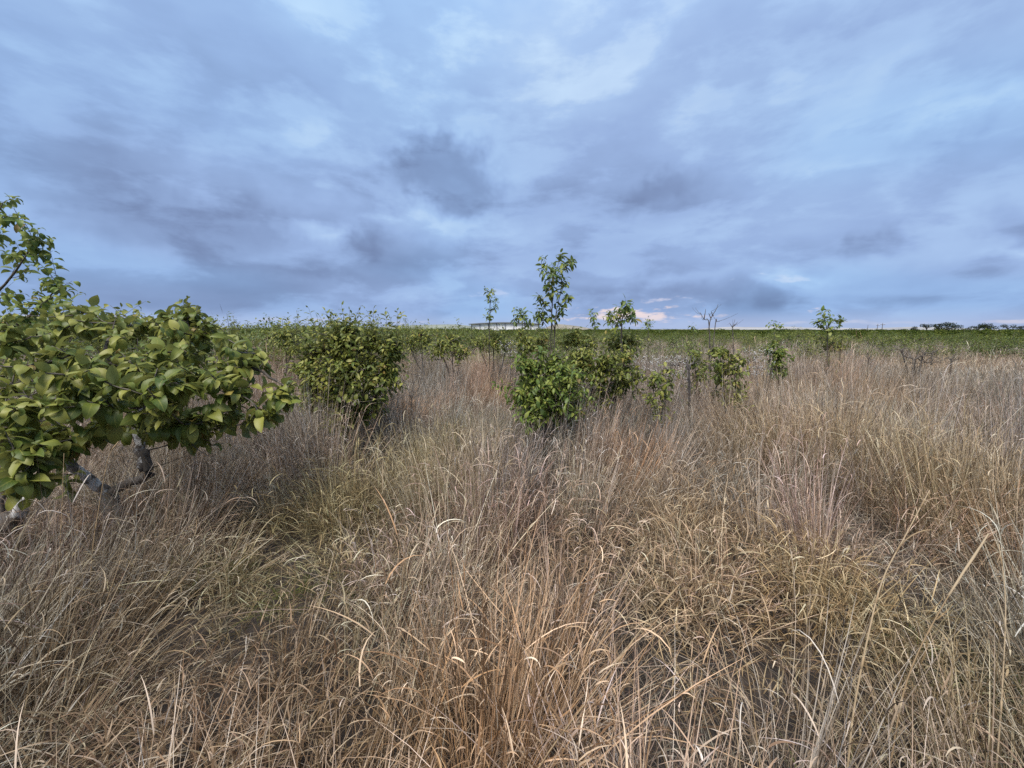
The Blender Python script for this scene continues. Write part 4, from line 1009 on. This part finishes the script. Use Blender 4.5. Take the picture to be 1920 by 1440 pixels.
twiggy('bare_bush', 540, 4.9, [[(540, 800), (535, 770), (520, 750)], [(540, 795), (560, 765)]], 'greyish leafless weed at the foot of the dense round bush', 328, r0=.007, extra=80, tw=.2)

lobes('low_bush', 1238, 5.0, [(1225, 710, 20, 10, 0, .15, 8), (1255, 700, 20, 9, .1, .15, 7), (1250, 730, 22, 9, -.05, .15, 7), (1238, 752, 28, 18, 0, .2, 10)], 204, 'leaf', .085, 7, 'low sparse bush with a few green sprays among pale weeds', dens=1.0, fork=.15, trunk=.02, parts=120)
lobes('low_bush', 1368, 5.4, [(1350, 665, 24, 14, 0, .2, 12), (1378, 680, 18, 22, 0, .2, 14), (1375, 720, 14, 26, -.1, .15, 9), (1385, 755, 12, 20, -.15, .12, 5), (1355, 700, 26, 22, 0, .2, 10), (1362, 740, 24, 24, 0, .2, 9)], 205, 'leaf', .085, 8, 'low green bush with a pale leaning stem and trailing shoots', dens=1.2, fork=.25, trunk=.025, parts=200, stems=[[(1335, 742), (1348, 715), (1362, 693)]], bark='dead_wood')
lobes('low_bush', 1305, 6.2, [(1300, 668, 22, 12, 0, .2, 14), (1318, 680, 12, 16, .1, .2, 9), (1304, 705, 26, 22, 0, .2, 12)], 206, 'leaf', .085, 8, 'green bush growing round the grey dead trunk stump', dens=1.1, fork=.3, trunk=.025, parts=90)
lobes('low_bush', 1458, 7.6, [(1458, 668, 22, 20, 0, .3, 30), (1448, 645, 14, 12, .1, .2, 10), (1460, 692, 20, 14, 0, .25, 12)], 207, 'leaf_dark', .09, 9, 'dark dense bush in the grass below the orchard band', fork=.2, parts=120)
lobes('low_bush', 1560, 8.6, [(1555, 640, 30, 16, 0, .4, 30), (1575, 655, 16, 8, -.1, .2, 8), (1560, 680, 16, 7, -.2, .2, 6)], 208, 'leaf', .09, 8, 'spreading bush below the dark leafy sapling', fork=.3, parts=80)
lobes('orchard_shrub', 848, 8.3, [(845, 640, 45, 18, 0, .5, 46), (825, 655, 26, 16, -.1, .3, 20), (862, 662, 22, 16, -.1, .3, 16)], 209, 'leaf', .095, 9, 'wide topped shrub on a short dark trunk beyond the grass gap', fork=.55, trunk=.05, parts=120, stems=[[(852, 700), (845, 675), (832, 662)]])
lobes('orchard_shrub', 990, 6.8, [(985, 645, 26, 16, 0, .3, 20), (1015, 640, 22, 16, .1, .3, 16), (975, 628, 16, 10, .1, .2, 8)], 210, 'leaf', .095, 8, 'small shrub below the sapling that leans west', fork=.5, parts=100)
lobes('orchard_shrub', 1085, 7.0, [(1080, 628, 30, 12, 0, .35, 22), (1100, 640, 22, 12, -.1, .3, 14), (1062, 640, 16, 10, 0, .2, 8)], 211, 'leaf', .10, 8, 'flat topped shrub on bare stems between the tall and the round-headed saplings', fork=.6, parts=110, stems=[[(1085, 690), (1092, 660), (1080, 645)], [(1085, 690), (1068, 662)]])
lobes('orchard_shrub', 1165, 6.6, [(1160, 635, 34, 16, 0, .4, 28), (1185, 640, 18, 16, 0, .3, 12)], 212, 'leaf', .10, 8, 'leafy shrub at the foot of the round-headed sapling', fork=.5, parts=110)
lobes('orchard_shrub', 530, 8.2, [(535, 630, 32, 20, 0, .5, 36), (550, 650, 20, 14, -.1, .3, 16)], 213, 'leaf', .095, 8, 'green shrub just behind and west of the dense round bush', fork=.5, parts=80, ups=[(540, 600), (556, 598)])
lobes('orchard_shrub', 795, 10.0, [(790, 628, 40, 17, 0, .6, 44), (765, 640, 20, 14, -.1, .3, 14)], 214, 'leaf', .10, 8, 'broad shrub just behind and east of the dense round bush', fork=.5, parts=60)
lobes('orchard_shrub', 928, 9.4, [(925, 632, 42, 18, 0, .6, 48), (950, 645, 18, 12, 0, .3, 12), (895, 640, 20, 14, 0, .3, 14)], 215, 'leaf', .10, 8, 'broad shrub below the small thin pale sapling', fork=.4, parts=60)
lobes('orchard_shrub', 250, 5.8, [(210, 612, 60, 18, 0, .6, 46), (300, 614, 50, 18, .2, .6, 40), (150, 608, 40, 16, .2, .5, 30)], 216, 'leaf', .12, 8, 'broad shrub close behind the big large-leaved shrub', fork=.6, parts=60)
lobes('orchard_shrub', 60, 6.2, [(60, 612, 60, 22, 0, .6, 46), (120, 606, 40, 16, .2, .5, 26)], 217, 'leaf', .12, 8, 'shrub between the big large-leaved shrub and the slender edge tree', fork=.6, parts=40)

# weeds with tiny white seed heads
def white_weed(px, t, x0, x1, y0, y1, seed, label, n=150):
    b = base_at(px, t); p = Plant('flowering_weed', b, seed); r = p.r
    L = lambda x, y, dy=0.0: np.array(on_plane(x, y, b.y + dy)) - p.o
    p.limb([(0, 0, -.03), (.01, 0, .15), (0, 0, .3)], .008, .006, 5, name='trunk', mat='dead_wood')
    for i in range(6):
        q = L(r.uniform(x0, x1), r.uniform(y0, y1), r.normal(0, .3)); p.limb([(0, 0, .2), q * .6, q], .006, .003, 4, mat='dead_wood')
    V, T = [], []
    for i in range(n):
        q = L(r.uniform(x0, x1), y0 + (y1 - y0) * r.uniform() ** 1.4, r.normal(0, .35)); p.shoot(q, 0, .1, rad=.0022)
        k = r.integers(2, 5)
        for _ in range(k):
            c = q + r.normal(0, .018, 3); s_ = r.uniform(.005, .010)
            o = len(V); a = r.uniform(0, 6.28)
            V += [c + (s_ * math.cos(a), s_ * math.sin(a), 0), c + (-s_ * math.sin(a), s_ * math.cos(a), s_ * .3), c + (-s_ * math.cos(a), -s_ * math.sin(a), 0), c + (s_ * math.sin(a), -s_ * math.cos(a), s_ * .3), c + (0, 0, -s_ * 1.2)]
            T += [(o, o + 1, o + 4), (o + 1, o + 2, o + 4), (o + 2, o + 3, o + 4), (o + 3, o, o + 4), (o, o + 3, o + 1), (o + 1, o + 3, o + 2)]
    p.finish('leaf')
    f = link('blossom', mesh_np('blossom', V, None, T, M['blossom']), p.root); f['kind'] = 'stuff'
    tag(p.root, label, 'weed')
M['blossom'] = plain_material('blossom', C4(.62, .61, .58), .8, .15, 30)
white_weed(1236, 5.9, 1185, 1290, 668, 715, 341, 'grey weed with many tiny white flower heads below the bare twiggy bush', 120)
white_weed(1425, 7.0, 1395, 1450, 655, 705, 342, 'pale weed with tiny white flower heads beside the dark dense bush', 90)
white_weed(960, 7.2, 935, 985, 640, 668, 343, 'small pale flowering weed below the shrub of the leaning sapling', 50)

# ------------------------------------------------------------------ the orchard beyond: single shrubs, then the far rows
def orchard():
    kinds = []
    for i in range(7):
        r = np.random.default_rng(400 + i)
        tb = Tubes(5); P, A, S, Rr = [], [], [], []
        fork = r.uniform(.35, .6)
        tb.add([(0, 0, -.1), (.02, 0, fork * .5), (0, .01, fork)], [.06, .05, .045], 6)
        for k in range(6):
            a = k + r.uniform(0, .8); e = np.array([math.cos(a) * r.uniform(.35, .9), math.sin(a) * r.uniform(.35, .9), r.uniform(.5, 1.3)])
            tb.add(bez((0, 0, fork), e * (.3, .3, .75), e, 5), np.linspace(.03, .008, 5), 4)
            n = 15
            for q in shell_tips(r, n, e, (.45, .45, .40), -.7, .5):
                tb.add(bez(e * .8 + np.array([0, 0, .1]), (e + q) / 2, q, 3), [.006, .005, .003], 3)
                m = 20
                P.append(q + r.normal(0, .10, (m, 3))); d = r.normal(0, 1, (m, 3)); d[:, 2] = -abs(d[:, 2]) * .6 - .15 + .2; A.append(d); S.append(r.uniform(.065, .11, m)); Rr.append(r.normal(0, .4, m))
        for k in range(r.integers(2, 7)):                                   # upright shoots
            a = r.uniform(0, 6.28); q = np.array([math.cos(a) * r.uniform(0, .7), math.sin(a) * r.uniform(0, .7), r.uniform(1.5, 1.8)])
            tb.add([q * (.9, .9, .6), q], [.007, .003], 3)
            for j in range(3):
                P.append(q * (1, 1, 1 - .10 * j) + r.normal(0, .04, (5, 3))); d = r.normal(0, 1, (5, 3)); d[:, 2] = .2; A.append(d); S.append(r.uniform(.07, .12, 5)); Rr.append(r.normal(0, .4, 5))
        P, A, S, Rr = np.concatenate(P), np.concatenate(A), np.concatenate(S), np.concatenate(Rr)
        mats, pos = frames(P, A, S, Rr)
        fol = join_leaves('foliage', SIMPLE, r.integers(0, len(SIMPLE), len(P)), mats, pos, M['leaf_far'])
        kinds.append((tb.mesh('trunk', M['bark']), fol))
    rmin = lambda px: float(np.interp(px, [-400, 380, 520, 760, 960, 1250, 1500, 1920, 2400], [7.5, 7.5, 9.5, 10.5, 9.5, 12, 16, 19, 19]))
    tall = lambda px: float(np.interp(px, [0, 500, 800, 1000, 1250, 1920], [1.1, 1.1, 1.02, .94, .85, .83]))
    r = np.random.default_rng(5)
    spots = []
    for gx in np.arange(-90, 90, 2.8):
        for gy in np.arange(5, 66, 2.8):
            x, y = gx * math.cos(.25) - gy * math.sin(.25), gx * math.sin(.25) + gy * math.cos(.25)
            x += r.normal(0, .35); y += r.normal(0, .35)
            if y < 3 or r.uniform() < .08: continue
            dep = y * CP + 1.6 * SP; px = x / dep * FPX + 960; d = math.hypot(x, y)
            if -120 < px < 2040 and d > rmin(px) + r.uniform(0, 1.2):
                spots.append((d, x, y, px))
                if px < 1050 and d < 22 and r.uniform() < .6:                # the belt is thicker from the west to the centre
                    x2, y2 = x + r.uniform(.9, 1.5), y + r.uniform(.4, 1.4); spots.append((math.hypot(x2, y2), x2, y2, x2 / (y2 * CP + 1.6 * SP) * FPX + 960))
    spots.sort()
    marks = [(450, 'seen between the big large-leaved shrub and the dense round bush'), (655, 'straight behind the dense round bush'), (760, 'just east of the dense round bush, beyond the grass'), (918, 'straight behind the small thin pale sapling'), (1034, 'straight behind the tall slender sapling'),
             (1115, 'behind the flat topped shrub on bare stems'), (1216, 'behind the short feathery sapling'), (1328, 'straight behind the bare twiggy bush'), (1458, 'straight behind the dark dense bush'), (1550, 'straight behind the dark leafy sapling'), (1716, 'straight behind the fallen dead branches'), (1856, 'below the second dense dark tree on the horizon')]
    own = {}
    for mx, txt in marks:
        c = [k for k in range(290) if abs(spots[k][3] - mx) < 45 and k not in own]
        if c: own[c[0]] = 'nearest orchard shrub ' + txt
    for n_, (d, x, y, px) in enumerate(spots[:290]):
        i = r.integers(len(kinds)); s = tall(px) * (r.uniform(.70, 1.04) + .14 * (r.uniform() < (.22 if px < 1120 else .06)))
        o = empty('orchard_shrub', (x, y, float(ground_z(x, y))), r.uniform(0, 6.28)); o.scale = (s * r.uniform(.95, 1.3), s * r.uniform(.95, 1.3), s)
        link('trunk', kinds[i][0], o); f = link('foliage', kinds[i][1], o); f['kind'] = 'stuff'
        tag(o, own.get(n_, 'green shrub among many alike in the orchard band along the horizon'), 'shrub', 'orchard shrubs along the horizon')
    far = spots[290:]
    lim = far[0][0] if far else 50
    X, Y = [], []
    for _ in range(8000):
        az = R(r.uniform(-75, 75)); d = math.sqrt(r.uniform(lim * lim, 300 ** 2)); X.append(d * math.sin(az)); Y.append(d * math.cos(az))
    x, y = np.array([f[1] for f in far] + X), np.array([f[2] for f in far] + Y)
    n = len(x); px = x / y * FPX + 960
    protos = []
    for i in range(4):
        rr = np.random.default_rng(440 + i); P = shell_tips(rr, 420, (0, 0, .95), (1.0, 1.0, .65), -.8, .4); d = rr.normal(0, 1, (420, 3)); d[:, 2] *= .5
        mats, pos = frames(P, d, rr.uniform(.16, .28, 420), rr.normal(0, .5, 420)); V = np.einsum('nij,vj->nvi', mats, np.array([(-.28, .4, 0), (0, 0, 0), (.28, .4, 0), (0, 1, -.1)])) + pos[:, None]
        q = np.arange(420)[:, None] * 4 + np.array([[1, 2, 3, 0]]); protos.append((V.reshape(-1, 3), q))
    s = np.array([tall(p) for p in px]) * (r.uniform(.62, 1.04, n) + .22 * (r.uniform(0, 1, n) < .08))
    o = scatter_object('far_orchard', protos, np.stack([x, y, np.zeros(n)], -1), r.integers(0, 4, n), np.stack([np.zeros(n), np.zeros(n), r.uniform(0, 6.28, n)], -1), np.stack([s * 1.1, s * 1.1, s], -1), np.ones((n, 3)), [M['far_green']], [0] * 4)
    tag(o, 'far rows of low green orchard shrubs merging towards the horizon', 'orchard', kind='stuff')
M['far_green'] = grass_material('far_green', [(0.0, C4(.040, .062, .016)), (0.5, C4(.085, .108, .024)), (1.0, C4(.15, .16, .036))], use_tint=False, plant_var=0.9)
orchard()

# ------------------------------------------------------------------ far things on the horizon
def box(bm, x0, x1, y0, y1, z0, z1):
    v = [bm.verts.new(c) for c in ((x0, y0, z0), (x1, y0, z0), (x1, y1, z0), (x0, y1, z0), (x0, y0, z1), (x1, y0, z1), (x1, y1, z1), (x0, y1, z1))]
    for f in ((0, 3, 2, 1), (4, 5, 6, 7), (0, 1, 5, 4), (1, 2, 6, 5), (2, 3, 7, 6), (3, 0, 4, 7)): bm.faces.new([v[i] for i in f])
def bm_obj(name, bm, mat, parent=None):
    bmesh.ops.recalc_face_normals(bm, faces=bm.faces)
    me = bpy.data.meshes.new(name); bm.to_mesh(me); bm.free(); me.materials.append(mat)
    return link(name, me, parent)

M['shed_roof'] = plain_material('shed_roof', C4(.16, .17, .19), .5, .2, .4)
M['shed_wall'] = plain_material('shed_wall', C4(.82, .81, .80), .7, .08, .5)
M['shed_post'] = plain_material('shed_post', C4(.10, .10, .11), .6)
M['pole_wood'] = plain_material('pole_wood', C4(.09, .08, .075), .8)
def shed():
    t = 150.0; k = t / FPX
    c = base_at(948, t); rt = empty('storage_shed', (c.x, c.y, 0))
    half = 66 * k; zr = z_at(604.5, t); ze = z_at(607.5, t)
    bm = bmesh.new()                                                       # shallow curved roof
    xs = np.linspace(-half, half, 15); top = [ze + (zr - ze) * (1 - (x / half) ** 2) for x in xs]
    for dz in (0, -.28):
        for y in (-6, 6): [bm.verts.new((x, y, z + dz)) for x, z in zip(xs, top)]
    bm.verts.ensure_lookup_table(); V = bm.verts; n = 15
    for i in range(n - 1):
        for a, b in ((0, 1), (3, 2), (2, 0), (1, 3)): bm.faces.new((V[a * n + i], V[a * n + i + 1], V[b * n + i + 1], V[b * n + i]))
    for i in (0, n - 1): bm.faces.new((V[i], V[n + i], V[3 * n + i], V[2 * n + i]))
    bm_obj('roof', bm, M['shed_roof'], rt)
    bays = 8; w = (2 * half - 2.0) / bays
    for i in range(bays):                                                  # pale wall panels between dark posts
        bm = bmesh.new(); x0 = -half + 1 + i * w; box(bm, x0 + .14, x0 + w - .14, -5.2, -5.05, .1, ze + (zr - ze) * (1 - (max(abs(x0), abs(x0 + w)) / half) ** 2) - .3); bm_obj('wall_panel', bm, M['shed_wall'], rt)
    for i in range(bays + 1):
        bm = bmesh.new(); x0 = -half + 1 + i * w; box(bm, x0 - .12, x0 + .12, -5.4, -5.0, 0, ze + (zr - ze) * (1 - (x0 / half) ** 2) - .3); bm_obj('post', bm, M['shed_post'], rt)
    tag(rt, 'long low farm shed with grey curved roof and pale walls behind the tall sapling', 'shed')
shed()

def ridge(name, x0, x1, tops, t, col, label, depth=60.0, scale=.05):
    """low far hill: crest given in picture pixels"""
    k = t / FPX; n = len(tops); xs = np.linspace(x0, x1, n); V = []
    for j, (f, dy) in enumerate(((0, -depth), (.6, -depth * .4), (1, 0), (.7, depth * .5), (0, depth))):
        for i in range(n):
            z = max(0.0, z_at(tops[i], t)) * f; V.append(((xs[i] - 960) * k, t + dy + 4 * math.sin(i * 1.7 + j), z - .2))
    Q = [(j * n + i, j * n + i + 1, (j + 1) * n + i + 1, (j + 1) * n + i) for j in range(4) for i in range(n - 1)]
    tag(link(name, mesh_np(name, V, Q, None, plain_material(name + '_earth', col, .95, .25, scale))), label, 'hill', kind='structure')
ridge('hill', 1015, 1120, [618, 611, 607, 607.5, 609, 611, 613, 615, 618], 260, C4(.20, .175, .13), 'low brown hillock right of the farm shed', 40)
r_ = np.random.default_rng(9)
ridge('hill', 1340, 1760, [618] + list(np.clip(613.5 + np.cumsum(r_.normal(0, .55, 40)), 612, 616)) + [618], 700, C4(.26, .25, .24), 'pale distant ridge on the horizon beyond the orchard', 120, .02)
ridge('hill', 700, 905, [618, 613, 611, 610, 609.5, 609, 608.5, 608, 608, 609, 611, 618], 420, C4(.17, .18, .14), 'dark low rise on the horizon left of the farm shed', 80)

def pole(px, t, top, arm, label):
    b = base_at(px, t); rt = empty('utility_pole', (b.x, b.y, 0)); h = z_at(top, t)
    tb = Tubes(8); tb.add([(0, 0, -.3), (0, 0, h * .5), (0, 0, h)], [.16, .14, .11]); link('post', tb.mesh('post', M['pole_wood']), rt)
    if arm:
        bm = bmesh.new(); box(bm, -arm, arm, -.19, -.10, h - .75, h - .58); ar = bm_obj('crossarm', bm, M['pole_wood'], rt)
        for x in (-arm * .85, -arm * .35, arm * .35, arm * .85):
            ti = Tubes(6); ti.add([(x, -.14, h - .6), (x, -.14, h - .45), (x, -.14, h - .34)], [.06, .07, .03]); link('insulator', ti.mesh('insulator', M['shed_wall']), ar)
    tag(rt, label, 'pole', 'utility poles on the horizon')
pole(1626, 230, 609.5, 0, 'short bare pole, leftmost of the poles on the horizon')
pole(1644, 210, 607.5, 1.0, 'middle one of the three poles on the horizon, with crossarm')
pole(1653, 190, 606, 1.2, 'tallest of the three horizon poles, with a wide crossarm')

def far_tree(px, t, w, top, seed, label, trunk_h=.35, n=900, flat=.55, lobes_n=7):
    b = base_at(px, t); r = np.random.default_rng(seed); k = t / FPX
    rt = empty('savanna_tree', (b.x, b.y, 0)); h = z_at(top, t); W = w * k / 2
    tb = Tubes(6); tb.add([(0, 0, -.2), (.1, 0, h * trunk_h * .5), (0, 0, h * trunk_h)], [.22, .18, .16])
    cs = []
    for i in range(lobes_n):
        a = r.uniform(0, 6.28); q = r.uniform(.2, .72)
        c = np.array([math.cos(a) * q * W, math.sin(a) * q * W, h * r.uniform(flat, .86)]); cs.append(c)
        tb.add(bez((0, 0, h * trunk_h * .9), c * (.4, .4, .9), c, 5), np.linspace(.12, .03, 5), 5)
    link('trunk', tb.mesh('trunk', M['bark']), rt)
    P = np.concatenate([shell_tips(r, n // lobes_n, c, (W * .36, W * .36, h * r.uniform(.12, .2)), -.8, .4) for c in cs])
    P[:, 2] = np.minimum(P[:, 2], h * 1.03)
    d = r.normal(0, 1, P.shape); d[:, 2] *= .5
    mats, pos = frames(P, d, r.uniform(.25, .5, len(P)), r.normal(0, .6, len(P)))
    f = link('crown', join_leaves('crown', SIMPLE, r.integers(0, 5, len(P)), mats, pos, M['far_tree_leaf']), rt); f['kind'] = 'stuff'
    tag(rt, label, 'tree', 'dark trees on the far horizon')
far_tree(1774, 130, 44, 603.5, 601, 'broad dense dark tree, the fullest crown on the far horizon', .2, 1700, .3, 12)
far_tree(1736, 135, 22, 607, 602, 'small open-crowned dark tree just left of the broad dense tree', .5, 420, .68, 5)
far_tree(1716, 130, 18, 612, 603, 'low dark bush-like tree, leftmost of the horizon trees', .2, 420, .4, 5)
far_tree(1757, 130, 12, 607, 608, 'thin dark tree close against the left of the broad dense tree', .3, 260, .6, 4)
far_tree(1832, 140, 26, 607.5, 604, 'loose dark tree left of the second dense tree', .4, 600, .6, 6)
far_tree(1856, 135, 34, 606, 605, 'second dense dark tree on the far horizon', .2, 1000, .35, 9)
far_tree(1888, 140, 26, 606, 606, 'ragged sparse tree between the second dense tree and the frame edge', .5, 300, .65, 6)
far_tree(1910, 140, 28, 611, 607, 'low dark tree at the edge of the frame on the horizon', .2, 500, .4, 6)
far_tree(1812, 140, 14, 612.5, 609, 'small low tree in the gap between the two dense trees', .2, 200, .5, 4)

# ------------------------------------------------------------------ single tall grass stalks in front
def stalk(pts, rad, label, seed, spike=0.0, leaves=2):
    """pts: (pixel x, pixel y, depth); the foot is carried on down to the ground"""
    r = np.random.default_rng(seed)
    P = [np.array(at(*p)) for p in pts]
    d = P[0] - P[1]; d = d / -d[2] if d[2] < -1e-3 else np.array([0, 0, -1.0])
    foot = P[0] + d * P[0][2] * .6; foot[2] = -.02
    rt = empty('grass_stalk', foot)
    path = smooth_path([p - foot for p in [foot] + P], 6)
    n = len(path); w = np.linspace(rad, rad * .45, n)
    tb = Tubes(6); tb.add(path, w)
    for i in range(4, n - 2, 6): tb.add(path[i - 1:i + 1] * .5 + path[i:i + 2] * .5, [w[i] * 1.35, w[i] * 1.35])
    link('stem', tb.mesh('stem', M['stalk']), rt)
    if spike:
        i0 = int(n * (1 - spike)); ts = Tubes(6); m = n - i0
        ts.add(path[i0:], rad * (0.8 + 0.55 * np.sin(np.linspace(.15, np.pi, m))), wob=.16)
        link('seed_spike', ts.mesh('seed_spike', M['stalk']), rt)
    for k in range(leaves):
        i = int(n * r.uniform(.3, .8)); h = r.uniform(0, 6.28)
        v, q, _ = strands(1, 9, path[i][None], np.array([h]), np.array([.4]), np.array([r.uniform(1.5, 2.8)]), np.array([1.4]), np.array([r.uniform(.10, .18)]), np.array([.004]), .3, .4, r)
        link('blade', mesh_np('blade', v, q, None, M['stalk']), rt)
    tag(rt, label, 'grass stalk', 'tall grass stalks in front')
stalk([(1589, 1440, 1.15), (1601, 1331, 1.18), (1626, 1200, 1.22), (1655, 1087, 1.28), (1700, 1000, 1.33), (1743, 919, 1.38)], .0033, 'thick straw stalk with a swollen middle, leaning right, low in the corner field', 701, 0, 2)
stalk([(1668, 1440, 1.15), (1701, 1275, 1.2), (1765, 1140, 1.27), (1853, 1001, 1.36)], .0028, 'long straight straw stalk leaning strongly right, next to the thick one', 702, .22, 1)
stalk([(1868, 1440, 1.2), (1880, 1275, 1.25), (1885, 1125, 1.3), (1873, 1020, 1.35)], .0028, 'upright pale stalk nearest the right edge', 703, 0, 1)
stalk([(1388, 1440, 1.2), (1364, 1256, 1.28), (1328, 1085, 1.38), (1314, 1052, 1.4)], .0020, 'thin whitish stalk curving left at its tip', 704, 0, 0)
stalk([(1425, 1440, 1.2), (1400, 1250, 1.3), (1368, 1100, 1.4)], .0019, 'thin whitish stalk just right of the one with the curved tip', 705, 0, 0)
stalk([(172, 1052, 2.1), (184, 960, 2.15), (203, 860, 2.2), (222, 828, 2.22)], .0026, 'single pale stalk crossing in front of the limewashed limb', 706, .18, 0)
stalk([(112, 1060, 2.05), (116, 960, 2.1), (120, 850, 2.15)], .0024, 'thin upright stalk left of the limewashed limb', 707, 0, 0)
stalk([(1250, 1440, 1.25), (1215, 1340, 1.3), (1165, 1240, 1.38), (1120, 1140, 1.45)], .0022, 'thin pale stalk leaning left over the dark gap in the grass', 708, 0, 1)
stalk([(1010, 1440, 1.2), (1120, 1290, 1.28), (1210, 1170, 1.35), (1275, 1095, 1.4)], .0026, 'tan stalk leaning far right out of the golden tuft', 709, .2, 0)
stalk([(505, 1440, 1.3), (506, 1330, 1.35), (505, 1225, 1.4)], .0018, 'thin vertical pale stalk in the brown curled grass', 710, 0, 0)
